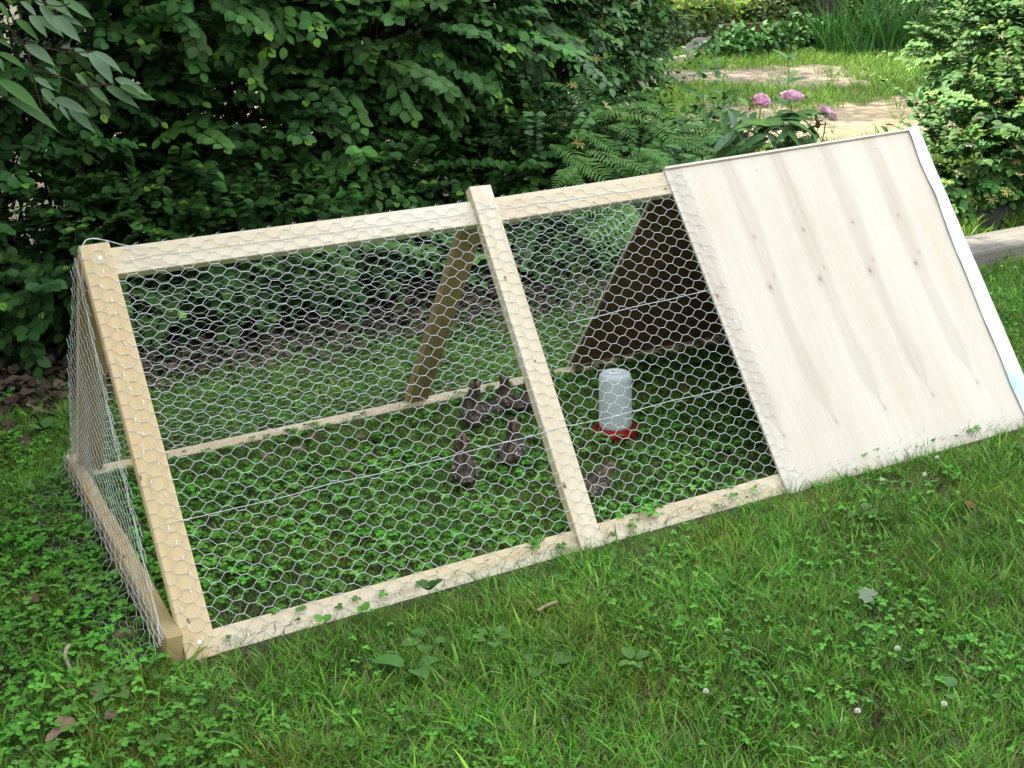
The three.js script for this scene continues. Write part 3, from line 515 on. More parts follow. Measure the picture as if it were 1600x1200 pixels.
scatter(-120, 470, 1720, 1300, 3000, (x, z, s) => {
  if (hedgeGap(x, z) || !clearOfBoards(x, z)) return;
  if (rnd() > cloverness(x, z) * (1 - 0.86 * litterZone(x, z))) return;
  if (x > 0.03 && x < LEN + 0.1 && z > 0 && z < 0.13 && rnd() < 0.8) return;
  const big = inCoop(x, z) || x < 0 ? rr(0.8, 1.5) : rr(0.6, 1.1), d = rr(0.55, 1.25) * (1 + 0.3 * noise(x * 3, z * 3, 6)), tn = 0.25 * noise(x * 5, z * 5, 3) + rr(-0.1, 0.15);
  lawn.clover.push({ m: place(x, 0, z, rr(0, 6.28), big, rr(-0.25, 0.25), rr(-0.25, 0.25)), c: C(d * (0.95 + tn), d, d * (1 + tn)) });
});
function spreadOver(name, geos, mat, items, label, category) {
  const t = thing(name, label, category); t.userData.kind = 'stuff';
  const groups = geos.map(() => []); items.forEach((it) => groups[Math.floor(rnd() * geos.length)].push(it));
  geos.forEach((g, k) => groups[k].length && instanced('blades', g, mat, groups[k], t));
}
spreadOver('short_grass', shortTufts, grassMat, lawn.short, 'short green lawn grass all over the foreground', 'grass');
spreadOver('long_grass', longTufts, grassMat, lawn.long, 'longer green grass blades in the lawn and along the front rail', 'grass');
spreadOver('broad_grass', wideTufts, grassMat, lawn.wide, 'broad-bladed coarse grass scattered in the lawn', 'grass');
spreadOver('fine_grass', fineTufts, grassMat, lawn.fine, 'fine thin grass mixed with dry stems in the lawn', 'grass');
spreadOver('dry_grass', strawTufts, grassMat, lawn.straw, 'straw-coloured dry grass in thin spots of the lawn', 'grass');
spreadOver('clover', clovers, matteLeaf, lawn.clover, 'three-leaved clover growing in the pen and on the left of the lawn', 'clover');
// leaf litter under the hedge
reseed(303);
const DEAD = [C(0.16, 0.1, 0.065), C(0.22, 0.15, 0.1), C(0.1, 0.065, 0.045), C(0.26, 0.2, 0.14), C(0.13, 0.075, 0.06)];
const deadLeaf = () => { const mb = new MB(), L = rr(0.05, 0.09); leafInto(mb, L, L * rr(0.22, 0.34), { profile: pick([OVAL, TAPER, LANCE]), fold: rr(-0.3, 0.8), curl: rr(-0.5, 0.5), n: 6, wave: rr(0.05, 0.3), c: C(1, 1, 1) }); return mb.geo().translate(0, 0.006, -L / 2); };
const deadGeos = [0, 1, 2, 3, 4, 5].map(deadLeaf), deadMat = new THREE.MeshStandardMaterial({ roughness: 0.85, side: THREE.DoubleSide });
{
  const items = [];
  scatter(-150, 250, 1250, 760, 900, (x, z) => { if (x > 3.2 || z < -4 || rnd() > litterZone(x, z) + 0.025) return; items.push({ m: place(x, rr(0.002, 0.03), z, rr(0, 6.28), rr(0.6, 1.2), rr(-0.5, 0.5), rr(-0.5, 0.5)), c: pick(DEAD).clone().multiplyScalar(rr(0.4, 0.8)) }); });
  spreadOver('leaf_litter', deadGeos, deadMat, items, 'brown dead leaves lying under the dark hedge', 'leaf litter');
}

// white clover heads
function cloverHead(u, v, h, label) {
  const p = onGround(u, v, h), t = thing('clover_flower', label, 'clover flower', [p.x, 0, p.z], 0, 'white clover flowers in the lawn'), mb = new MB();
  for (let k = 0; k < 40; k++) { const y = 1 - 2 * (k + 0.5) / 46, a = k * 2.4, r = Math.sqrt(1 - y * y), d = V(r * Math.cos(a), y * 0.8 + 0.25, r * Math.sin(a)).normalize(); leafInto(mb, 0.0065, 0.0013, { n: 2, fold: 0.6, m: aim(V(d.x * 0.002, h + d.y * 0.002, d.z * 0.002), d, V(0.2, 1, 0.1)), c: y < -0.45 ? C(0.5, 0.4, 0.3) : C(0.7, 0.68, 0.6) }); }
  part('flower_head', mb.geo(), featherMatD, t);
  part('stem', tubeGeo(bez(V(rr(-0.02, 0.02), 0, rr(-0.02, 0.02)), V(0, h * 0.6, 0), V(0, h, 0)), 0.0009, 4), stemGreen, t);
}
reseed(404);
for (const [u, v, h, l] of [
  [1338, 731, 0.06, 'white clover flower against the foot of the plywood'], [1378, 750, 0.06, 'larger white clover flower below the plywood'], [1445, 742, 0.06, 'white clover flower right of the larger one below the plywood'],
  [1464, 715, 0.05, 'tiny white clover flower touching the foot of the plywood'], [1103, 1080, 0.05, 'white clover flower in the lower middle of the lawn'], [1340, 1111, 0.09, 'white clover flower on a tall visible stem'],
  [1475, 1100, 0.05, 'white clover flower near the lower right corner'], [1402, 1013, 0.05, 'white clover flower in the middle of the right lawn'], [1136, 987, 0.04, 'small white clover bud in the middle lawn'],
  [1565, 416, 0.05, 'white clover flower close to the stone kerb'], [1586, 418, 0.05, 'white clover flower by the kerb at the picture edge']]) cloverHead(u, v, h, l);

// broad leaves, dead leaves, sticks
const broadGeo = leafGeo(0.075, 0.026, { fold: 0.3, curl: 0.35, n: 7, stalk: 0.02, wave: 0.06 }), roundGeo = leafGeo(0.055, 0.028, { profile: (t) => Math.pow(Math.sin(Math.PI * Math.pow(t, 0.8)), 0.55), fold: 0.25, curl: 0.25, n: 7, stalk: 0.03 });
function weed(u, v, n, geo, tone, up, label, s = 1) {
  const p = onGround(u, v), t = thing('broadleaf_weed', label, 'weed', [p.x, 0.01, p.z]), a0 = rr(0, 6.28);
  for (let k = 0; k < n; k++) { const a = a0 + k * 6.283 / n + rr(-0.4, 0.4); meshAt('leaf', geo, toned(tone.clone().multiply(C(0.62, 0.72, 0.6))), aim(V(0, up * 0.03, 0), V(Math.cos(a), up * rr(0.6, 1.4), Math.sin(a)), V(0, 1, 0), s * rr(0.75, 1.15)), t); }
  if (up > 0.8) part('stem', tubeGeo([V(0, -0.01, 0), V(0, up * 0.03, 0)], 0.0015, 5), stemGreen, t);
}
reseed(505);
weed(668, 1015, 4, roundGeo, C(0.12, 0.24, 0.06), 0.3, 'pale round-leaved weed below the front rail', 0.8);
weed(772, 1012, 5, roundGeo, C(0.11, 0.25, 0.035), 0.35, 'light green broad weed right of the pale round-leaved one', 0.8);
weed(672, 952, 6, roundGeo, C(0.06, 0.17, 0.03), 1.4, 'dark upright weed in front of the middle of the front rail', 0.6);
weed(508, 1000, 4, roundGeo, C(0.15, 0.36, 0.05), 1.1, 'small weed standing before the front rail near the corner post', 0.42);
weed(570, 985, 4, roundGeo, C(0.15, 0.36, 0.05), 1.2, 'two-lobed green weed before the rail beside a grass clump', 0.42);
weed(1345, 812, 4, broadGeo, C(0.09, 0.22, 0.04), 0.35, 'broad plantain below the plywood', 0.7);
weed(645, 1060, 3, broadGeo, C(0.07, 0.21, 0.03), 0.5, 'folded green leaf weed in the middle foreground');
weed(845, 1052, 3, roundGeo, C(0.08, 0.21, 0.04), 0.3, 'round dark weed in the centre of the lawn');
weed(990, 1050, 4, broadGeo, C(0.09, 0.22, 0.04), 0.5, 'long-leaved weed in the centre of the lawn', 0.6);
weed(180, 1100, 4, broadGeo, C(0.09, 0.22, 0.04), 0.5, 'weed among the clover left of the coop corner', 0.8);
weed(70, 690, 5, roundGeo, C(0.08, 0.22, 0.04), 0.7, 'bright weed at the edge of the leaf litter by the coop corner');
weed(160, 850, 3, broadGeo, C(0.1, 0.26, 0.04), 0.9, 'small upright weed beside the end board', 0.7);
weed(520, 770, 5, broadGeo, C(0.1, 0.26, 0.06), 0.5, 'large-leaved weed inside the pen left of the chicks', 0.7);
weed(1478, 1100, 2, roundGeo, C(0.08, 0.22, 0.05), 0.6, 'two-leaved weed under a white clover flower', 0.6);
function deadOne(u, v, k, tone, s, label, turn, lift = 0.03) { const p = onGround(u, v, lift), m = tag(part('dead_leaf', deadGeos[k], new THREE.MeshStandardMaterial({ color: tone, roughness: 0.85, side: THREE.DoubleSide })), label, 'dead leaf'); m.position.copy(p); m.rotation.set(0.3, turn, 0.2); m.scale.setScalar(s); }
deadOne(52, 945, 2, C(0.14, 0.09, 0.055), 1, 'brown pointed dead leaf in the clover at the left edge', 0.5);
deadOne(200, 993, 3, C(0.16, 0.1, 0.065), 1, 'brown dead leaf under the wire apron', 1.2);
deadOne(95, 1146, 0, C(0.22, 0.15, 0.1), 1.1, 'long tan dead leaf in the lower left corner', -0.9);
deadOne(150, 1086, 4, C(0.2, 0.16, 0.1), 0.7, 'small tan dead leaf left of the coop corner', 0.2);
deadOne(105, 808, 1, C(0.19, 0.11, 0.06), 0.5, 'small reddish dead leaf beside the end board', 0.8);
deadOne(1516, 790, 1, C(0.2, 0.09, 0.04), 0.7, 'curled reddish dead leaf in the lawn on the right', 0.3);
deadOne(175, 1118, 5, C(0.17, 0.11, 0.08), 0.6, 'small brown dead leaf below the coop corner', 2);
{ // lobed grey-green leaf lying upside down
  const sh = new THREE.Shape(); const R = [1, 0.72, 0.68, 0.88, 0.66, 0.62, 0.95, 0.7, 0.58, 0.7, 0.55, 0.4, 0.12, 0.4, 0.55, 0.7, 0.58, 0.7, 0.95, 0.62, 0.66, 0.88, 0.68, 0.72];
  R.forEach((r, k) => { const a = k / R.length * 6.283 + Math.PI / 2; k ? sh.lineTo(Math.cos(a) * r * 0.042, Math.sin(a) * r * 0.036) : sh.moveTo(Math.cos(a) * r * 0.042, Math.sin(a) * r * 0.036); });
  const g = new THREE.ExtrudeGeometry(sh, { depth: 0.0005, bevelEnabled: false }).rotateX(-Math.PI / 2), p = onGround(1358, 930, 0.05);
  const q = g.attributes.position; for (let k = 0; k < q.count; k++) q.setY(k, q.getY(k) + 0.004 * Math.sin(q.getX(k) * 90) - 2.2 * q.getX(k) ** 2); g.computeVertexNormals();
  const m = tag(part('lobed_leaf', g, new THREE.MeshStandardMaterial({ color: C(0.15, 0.21, 0.13), roughness: 0.85, side: THREE.DoubleSide })), 'pale grey lobed tree leaf lying on the lawn', 'leaf'); m.position.copy(p); m.rotation.set(0.25, 0.5, 0);
}
{ const a = onGround(110, 1040, 0.02); tag(part('curved_stick', tubeGeo(spline([V(a.x + 0.004, 0.0, a.z + 0.03), V(a.x - 0.006, 0.03, a.z + 0.01), V(a.x - 0.006, 0.055, a.z - 0.012), V(a.x + 0.008, 0.068, a.z - 0.025)], 14), (t) => 0.0055 - 0.0008 * Math.sin(t * 20), 9), new THREE.MeshStandardMaterial({ color: C(0.4, 0.34, 0.25), roughness: 0.9, bumpMap: pineBump, bumpScale: 0.003 })), 'short bent pale stick standing in the clover', 'stick'); }
{ const a = onGround(840, 955, 0.035), b = onGround(870, 940, 0.04); tag(part('broken_stick', tubeGeo([a, a.clone().lerp(b, 0.5).add(V(0, 0.004, 0)), b], (t) => 0.006 - 0.002 * t, 7), new THREE.MeshStandardMaterial({ color: C(0.33, 0.26, 0.17), roughness: 0.9 })), 'tan broken stick in the grass below the middle post', 'stick'); }
{ const a = onGround(332, 818, 0.03), b = onGround(348, 840, 0.03); tag(part('dead_twig', tubeGeo([a, b], 0.0045, 6), new THREE.MeshStandardMaterial({ color: C(0.24, 0.18, 0.14), roughness: 0.9 })), 'grey brown twig lying in the pen beside the corner post', 'stick'); }

{ const p = slope(LEN - 0.035, 0.125, 0.012), m = tag(part('green_leaf', leafGeo(0.05, 0.013, { fold: 0.2, curl: 0.1, n: 5 }), toned(C(0.2, 0.3, 0.14))), 'small green leaf stuck low on the plywood beside the cloth strip', 'leaf'); aim(p, UPF.clone().negate().add(V(0.25, 0, 0)), OUTF).decompose(m.position, m.quaternion, m.scale); }
// ------------------------------------------------------------------ shrubs
// lumps: [x, y, z, rx, ry, rz]; leaves sit on short sprays pointing outwards, most of them near the skin of the lumps
function shrub({ name, label, category = 'shrub', group, lumps, sprays, leaf, tones, tip, leafSize = [0.8, 1.15], per = [5, 9], gap = 0.03, stems, flowers = [], shell = 0.55, keep = () => true, droop = 0.25, glossy = {} }) {
  const t = thing(name, label, category, [lumps[0][0], 0, lumps[0][2]], 0, group), O = V(lumps[0][0], 0, lumps[0][2]), all = [], twigs = new MB(), vol = lumps.map((l) => Math.pow(l[3] * l[4] * l[5], 0.67)), tot = vol.reduce((a, b) => a + b), fl = [];
  const inside = (p, k) => lumps.some((l, j) => j !== k && ((p.x - l[0]) / l[3]) ** 2 + ((p.y - l[1]) / l[4]) ** 2 + ((p.z - l[2]) / l[5]) ** 2 < 0.4);
  for (let s = 0; s < sprays; s++) {
    let r = rnd() * tot, k = 0; while (k < lumps.length - 1 && (r -= vol[k]) > 0) k++;
    const l = lumps[k], d = V(gauss(), gauss(), gauss()).normalize(), q = Math.pow(rr(shell ** 3, 1), 1 / 3) * (0.86 + 0.3 * noise(d.x * 2 + l[0] * 3, d.y * 2 + l[1], d.z * 2)), p = V(l[0] + d.x * l[3] * q, l[1] + d.y * l[4] * q, l[2] + d.z * l[5] * q);
    if (p.y < 0.04 || inside(p, k) || !keep(p)) continue;
    const dir = V(d.x / l[3], d.y / l[4] + 0.25, d.z / l[5]).normalize().add(V(rr(-0.7, 0.7), rr(-0.5, 0.5), rr(-0.7, 0.7))).normalize(), shoot = rnd() < 0.05, n = Math.round(rr(...per)) + (shoot ? 7 : 0), bend = V(0, -droop, 0), tw = [];
    let pos = p.clone(), dd = dir.clone(), roll = rr(0, 6.28); const tone = pick(tones).clone().multiplyScalar(rr(0.75, 1.25));
    for (let j = 0; j < n; j++) {
      tw.push(pos.clone()); const sd = V(0, 1, 0).cross(dd).normalize(), last = j === n - 1, young = j >= n - 3 && tip && rnd() < 0.12;
      for (const f of last ? [0] : j % 2 || rnd() < 0.75 ? [-1, 1] : [1]) { const ld = dd.clone().multiplyScalar(last ? 1 : 0.55).addScaledVector(sd, f * 0.85).add(V(rr(-0.25, 0.25), rr(-0.35, 0.2), rr(-0.25, 0.25))); const face = V(rr(-0.45, 0.45), 1, rr(-0.45, 0.45)).addScaledVector(d, 0.7), sc = rr(...leafSize) * (young ? 0.75 : 1);
        all.push({ p: pos.clone(), m: aim(pos.clone().sub(O), ld, face, sc), c: young ? tip.clone().multiplyScalar(rr(0.8, 1.2)) : tone.clone().multiplyScalar(rr(0.85, 1.15)) }); }
      dd.addScaledVector(bend, shoot ? 0.05 : 0.12).normalize(); pos.addScaledVector(dd, shoot ? gap * 1.35 : gap);
    }
    tw.push(pos.clone()); if (s % 2 === 0) twigs.tube(tw.filter((_, i) => i % 2 === 0 || i === tw.length - 1).map((w) => w.clone().sub(O)), 0.0016, 3, null, false);
    fl.push([pos.clone(), d]);
  }
  // the leaves that show largest are parts, the rest one mass
  const rank = all.map((a) => ({ a, s: inFrame(a.p, 0) })).filter((q) => q.s).sort((x, y) => x.s.d - y.s.d).slice(0, 300), own = new Set(rank.map((q) => q.a));
  for (const { a } of rank) { const tone = C(Math.round(a.c.r * 100) / 100, Math.round(a.c.g * 50) / 50, Math.round(a.c.b * 100) / 100); meshAt('leaf', leaf, toned(tone, glossy), a.m, t); }
  instanced('foliage', leaf, plainLeaf, all.filter((a) => !own.has(a)), t);
  for (let k = 0; k < stems; k++) { const l = lumps[Math.floor(rnd() * lumps.length)], a = V(lumps[0][0] + gauss() * 0.3 + (l[0] - lumps[0][0]) * 0.7, 0, lumps[0][2] + gauss() * 0.15 + (l[2] - lumps[0][2]) * 0.5), b = V(l[0] + gauss() * l[3] * 0.5, l[1] + rr(0, 0.8) * l[4], l[2] + gauss() * l[5] * 0.5), m = a.clone().lerp(b, 0.5).add(V(rr(-0.15, 0.15), 0.15, rr(-0.15, 0.15))); twigs.tube(bez(a, m, b, 6).map((w) => w.clone().sub(O)), (q) => 0.009 * (1 - 0.75 * q), 5, null, false); }
  part('stems', twigs.geo(), twigMat, t).userData.kind = 'stuff';
  return { t, O, tips: fl };
}
// honeysuckle blossom: a few curved tubes
function blossom(c) { const mb = new MB(); for (let k = 0; k < 7; k++) { const a = k * 0.9, d = V(Math.cos(a), 0.7, Math.sin(a)); mb.tube(bez(V(0, 0, 0), d.clone().multiplyScalar(0.014).add(V(0, 0.006, 0)), d.clone().multiplyScalar(0.026)), (t) => 0.0015 + 0.002 * Math.sin(t * 3), 4, c); leafInto(mb, 0.014, 0.0035, { n: 3, m: aim(d.clone().multiplyScalar(0.024), d.clone().add(V(0, -0.6, 0)), V(0, 1, 0)), c }); } return mb.geo(); }
const blossomMat = leafMat({ vertexColors: true, roughness: 0.9 }), yellowBlossom = blossom(C(0.5, 0.4, 0.12)), whiteBlossom = blossom(C(0.7, 0.68, 0.5)), creamBlossom = blossom(C(0.52, 0.48, 0.24));
function flowersOn(sh, n, test, kinds) {
  const ok = sh.tips.map(([p, d]) => ({ p, d, s: inFrame(p, 0) })).filter((q) => q.s && test(q.s, q.p)).sort((a, b) => a.s.d - b.s.d).slice(0, n * 3);
  for (let k = 0; k < n && ok.length; k++) { const q = ok.splice(Math.floor(rnd() * ok.length), 1)[0]; meshAt('blossom', pick(kinds), blossomMat, place(q.p.x - sh.O.x, q.p.y - sh.O.y, q.p.z - sh.O.z, rr(0, 6.28), rr(0.55, 1.1), rr(-0.8, 0.8), rr(-0.8, 0.8)), sh.t); }
}
reseed(606);
const ovalLeaf = leafGeo(0.058, 0.0225, { profile: (t) => Math.pow(Math.sin(Math.PI * Math.pow(t, 0.95)), 0.62), fold: 0.22, curl: 0.2, n: 6, stalk: 0.006 });
const T_DARK = [C(0.028, 0.115, 0.016), C(0.024, 0.1, 0.015), C(0.032, 0.125, 0.02), C(0.036, 0.11, 0.014)], T_MID = [C(0.042, 0.165, 0.02), C(0.05, 0.185, 0.024), C(0.052, 0.17, 0.03), C(0.065, 0.19, 0.028)], TIP = C(0.14, 0.34, 0.03);
shrub({ name: 'hedge_shrub', label: 'dark broad-leaved shrub at the left behind the open end of the coop', lumps: [[-0.15, 1.0, -3.5, 0.85, 0.75, 0.75], [-0.8, 0.6, -3.4, 0.8, 0.7, 0.7], [0.45, 0.6, -3.55, 0.7, 0.6, 0.72], [-0.3, 1.8, -3.45, 0.9, 0.6, 0.85], [0.5, 1.55, -3.4, 0.75, 0.7, 0.8], [-0.1, 0.35, -3.25, 0.6, 0.3, 0.45], [0.4, 0.42, -2.9, 0.6, 0.34, 0.34]], sprays: 2200, leaf: ovalLeaf, tones: T_DARK, tip: TIP, stems: 60, shell: 0.5 });
shrub({ name: 'hedge_shrub', label: 'deep green oval-leaved shrub behind the middle of the coop', lumps: [[1.55, 1.0, -3.4, 0.85, 0.75, 0.72], [1.0, 0.5, -3.45, 0.7, 0.6, 0.7], [2.15, 0.55, -3.5, 0.7, 0.55, 0.65], [1.25, 1.75, -3.35, 0.85, 0.65, 0.85], [2.1, 1.5, -3.3, 0.75, 0.7, 0.8], [1.7, 0.45, -3.15, 0.75, 0.3, 0.4], [1.25, 0.4, -2.85, 0.7, 0.32, 0.34]], sprays: 3000, leaf: ovalLeaf, tones: [...T_DARK, ...T_MID], tip: TIP, stems: 55, shell: 0.5 });
{
  const h = shrub({ name: 'honeysuckle_shrub', label: 'honeysuckle shrub with yellow and white blossom at the right end of the hedge', lumps: [[3.1, 0.95, -3.7, 0.62, 0.6, 0.65], [2.75, 0.5, -3.6, 0.5, 0.5, 0.55], [2.9, 1.5, -3.6, 0.7, 0.6, 0.8], [3.68, 1.25, -3.9, 0.52, 0.45, 0.6], [3.65, 1.75, -3.9, 0.62, 0.5, 0.7], [2.95, 0.52, -2.95, 0.55, 0.46, 0.42], [3.5, 0.5, -3.5, 0.45, 0.4, 0.4], [3.75, 0.45, -2.9, 0.4, 0.36, 0.35]], sprays: 3500, leaf: leafGeo(0.053, 0.019, { fold: 0.25, curl: 0.2, n: 5, stalk: 0.005 }), tones: [...T_MID, C(0.075, 0.18, 0.06), C(0.08, 0.18, 0.07)], tip: C(0.2, 0.4, 0.07), stems: 45, shell: 0.5, leafSize: [0.7, 1.1] });
  flowersOn(h, 20, (s) => s.u > 880 && s.v < 260, [yellowBlossom, whiteBlossom, yellowBlossom, creamBlossom]);
}
{
  const h = shrub({ name: 'honeysuckle_shrub', label: 'large sunlit honeysuckle bush with cream blossom beyond the plywood at the right', lumps: [[6.85, 0.9, -2.9, 1.0, 0.8, 0.8], [6.3, 0.5, -2.5, 0.7, 0.5, 0.6], [7.5, 1.3, -2.6, 1.0, 0.9, 0.8], [7.0, 1.5, -3.2, 0.75, 0.6, 0.7], [6.6, 0.85, -3.4, 0.55, 0.45, 0.5], [7.2, 0.5, -2.2, 0.8, 0.5, 0.5], [5.75, 0.32, -2.75, 0.5, 0.34, 0.4], [6.6, 0.35, -2.3, 0.7, 0.4, 0.4]], sprays: 4800, leaf: leafGeo(0.053, 0.018, { fold: 0.25, curl: 0.2, n: 5, stalk: 0.005 }), tones: [...T_MID, C(0.08, 0.18, 0.03), C(0.05, 0.14, 0.02)], tip: C(0.24, 0.4, 0.05), stems: 55, shell: 0.5, leafSize: [0.8, 1.25], keep: (p) => p.z < -2.05 + (p.x - 5) * 0.22 });
  flowersOn(h, 42, (s) => s.u > 1400 && s.v < 340, [creamBlossom, whiteBlossom, creamBlossom, yellowBlossom]);
}
// a second row of bushes behind the hedge
shrub({ name: 'rear_shrub', label: 'dark bushes standing behind the left part of the hedge', lumps: [[-0.2, 0.9, -5.2, 1.1, 0.95, 0.6], [-1.2, 1.0, -5.0, 0.9, 1.0, 0.6], [0.6, 1.7, -5.3, 1.0, 0.7, 0.6]], sprays: 330, leaf: leafGeo(0.1, 0.036, { n: 4, stalk: 0.006 }), tones: T_DARK, tip: TIP, stems: 30, gap: 0.05 });
shrub({ name: 'rear_shrub', label: 'dark bushes standing behind the right part of the hedge', lumps: [[1.7, 0.9, -5.2, 1.0, 0.95, 0.6], [2.6, 1.0, -5.1, 0.9, 0.9, 0.6], [3.6, 1.1, -5.4, 0.8, 0.8, 0.6], [2.2, 1.8, -5.2, 1.0, 0.7, 0.6]], sprays: 1000, leaf: leafGeo(0.1, 0.036, { n: 4, stalk: 0.006 }), tones: T_DARK, tip: TIP, stems: 30, gap: 0.05 });
// the branch that hangs into the picture at the upper left: twigs and leaves read off the photograph, bases and tips at their own depths
{
  reseed(707);
  const o = px(0, 0, 3.5), t = thing('overhanging_branch', 'pale green leafy branch hanging into the upper left corner', 'branch', o.toArray()), tw = new MB();
  const T = (list) => tw.tube(spline(list.map(([u, v, d]) => px(u, v, d).sub(o)), 14), 0.0018, 5);
  T([[-30, -10, 3.5], [10, 40, 3.5], [40, 75, 3.52], [52, 120, 3.54], [62, 160, 3.56], [66, 195, 3.58], [53, 236, 3.6]]); T([[40, 75, 3.52], [75, 76, 3.5], [110, 82, 3.48], [145, 80, 3.46]]); T([[48, 105, 3.53], [95, 120, 3.5], [130, 135, 3.48], [180, 130, 3.45]]);
  T([[-10, 140, 3.6], [12, 152, 3.6], [60, 150, 3.58], [85, 156, 3.55]]); T([[-20, -30, 3.5], [40, -5, 3.5], [90, 10, 3.48], [110, 5, 3.47]]);
  part('twigs', tw.geo(), twigMat, t);
  const POINT = (t) => Math.pow(Math.sin(Math.PI * Math.pow(t, 0.72)), 0.8) * (t > 0.75 ? 1 - (t - 0.75) * 1.6 : 1), geo = leafGeo(1, 0.135, { profile: POINT, fold: 0.35, curl: 0.2, n: 12, wave: 0.05 }), wide = leafGeo(1, 0.18, { profile: POINT, fold: 0.3, curl: 0.22, n: 12, wave: 0.05 });
  const pale = C(0.1, 0.185, 0.09), mid = C(0.075, 0.17, 0.06), green = C(0.04, 0.13, 0.018);
  for (const [u0, v0, u1, v1, k, c] of [[32, 2, 60, 23, 1, pale], [46, 24, 75, 55, 1, pale], [63, 8, 97, 48, 0, pale], [84, 25, 125, 62, 1, pale], [72, 0, 112, 20, 0, pale], [100, 0, 144, 24, 0, mid], [95, 24, 128, 37, 0, pale], [56, 25, 99, 52, 0, mid], [40, 70, 86, 96, 1, pale], [25, 30, 61, 58, 0, green], [116, 76, 143, 88, 1, pale], [140, 82, 179, 125, 1, pale], [145, 80, 194, 107, 0, pale], [180, 122, 229, 143, 0, pale], [150, 116, 166, 133, 1, pale], [166, 135, 216, 162, 0, mid], [139, 134, 174, 162, 0, mid], [70, 105, 97, 119, 0, pale], [55, 121, 82, 137, 0, pale], [66, 138, 90, 165, 1, mid], [85, 154, 136, 172, 0, pale], [92, 165, 112, 188, 0, pale], [108, 168, 146, 202, 0, pale], [-4, 124, 66, 164, 0, green], [12, 154, 96, 194, 0, green], [-4, 82, 41, 101, 0, green], [-2, 3, 16, 29, 0, green], [-4, 90, 7, 110, 1, mid], [188, 134, 222, 146, 1, green], [118, 114, 137, 132, 0, mid], [200, 145, 242, 152, 1, green], [-8, 60, 20, 72, 0, green], [46, -10, 75, 14, 0, pale]]) {
    const d = 3.5 + rr(-0.06, 0.06), a = px(u0, v0, d), b = px(u1, v1, d + rr(-0.03, 0.01)), L = a.distanceTo(b), face = camera.position.clone().sub(a).normalize().multiplyScalar(0.8).add(V(rr(-0.35, 0.35), 0.75, rr(-0.35, 0.35)));
    meshAt('leaf', k ? wide : geo, toned(c.clone().multiplyScalar(pick([0.85, 1, 1.15]))), aim(a.sub(o), b.sub(a.clone().add(o)), face, L), t);
  }
}
// large dark leaves low at the left under the hedge
{
  reseed(808); const p = onGround(40, 628), t = thing('broad_leaved_plant', 'dark plant with large pointed leaves under the hedge at the left', 'plant', [p.x, 0, p.z]), g = leafGeo(0.17, 0.06, { profile: TAPER, fold: 0.2, curl: 0.35, n: 7 });
  for (const [u, v, u1, v1] of [[40, 575, -25, 600], [42, 570, 62, 612], [42, 568, 12, 625], [30, 560, -10, 560], [45, 560, 95, 598], [20, 545, 60, 560], [10, 560, -40, 640]]) { const a = px(u, v, 6.0 + rr(-0.1, 0.1)), b = px(u1, v1, 5.92); meshAt('leaf', g, toned(C(0.03, 0.11, 0.03)), aim(a.clone().sub(V(p.x, 0, p.z)), b.clone().sub(a), V(0.1, 0.8, 0.6), a.distanceTo(b) / 0.17), t); }
  part('stem', tubeGeo([V(0, 0, 0), px(42, 570, 6.0).sub(V(p.x, 0, p.z))], 0.004, 6), stemGreen, t);
}
// feathery saplings behind the ridge
function frond(L, pairs) { const mb = new MB(), spine = bez(V(0, 0, 0), V(0, L * 0.18, L * 0.5), V(0, -L * 0.12, L), 12), c = C(0.065, 0.18, 0.028); mb.tube(spine, 0.0015, 4, C(0.1, 0.18, 0.05), false); for (let k = 1; k <= pairs; k++) { const t = k / (pairs + 0.6), i = t * 12, a = spine[Math.floor(i)].clone().lerp(spine[Math.min(12, Math.floor(i) + 1)], i % 1), w = L * 0.29 * Math.pow(Math.sin(Math.PI * (0.12 + 0.82 * t)), 0.8); for (const s of [-1, 1]) leafInto(mb, w, L * 0.022, { profile: LANCE, fold: 0.2, curl: 0.22, n: 4, m: aim(a, V(s, rr(-0.1, 0.15), 0.55), V(0, 1, 0)), c: c.clone().multiplyScalar(rr(0.8, 1.25)) }); } return mb.geo(); }
reseed(909);
const frondGeos = [frond(0.34, 16), frond(0.3, 14), frond(0.26, 12)];
function sapling(label, base, list) { const t = thing('feathery_sapling', label, 'sapling', base.toArray()); for (const [u, v, d, u1, v1, d1] of list) { const a = px(u, v, d), b = px(u1, v1, d1), k = Math.floor(rnd() * 3), L = [0.34, 0.3, 0.26][k]; meshAt('frond', frondGeos[k], tinted, aim(a.clone().sub(base), b.clone().sub(a), V(rr(-0.4, 0.3), 1, rr(-0.1, 0.8)), 0.68 * a.distanceTo(b) / L), t); part('stem', tubeGeo(bez(V(0, 0, 0), V(0, a.y * 0.6, 0), a.clone().sub(base), 6), 0.0025, 5), stemGreen, t); } }
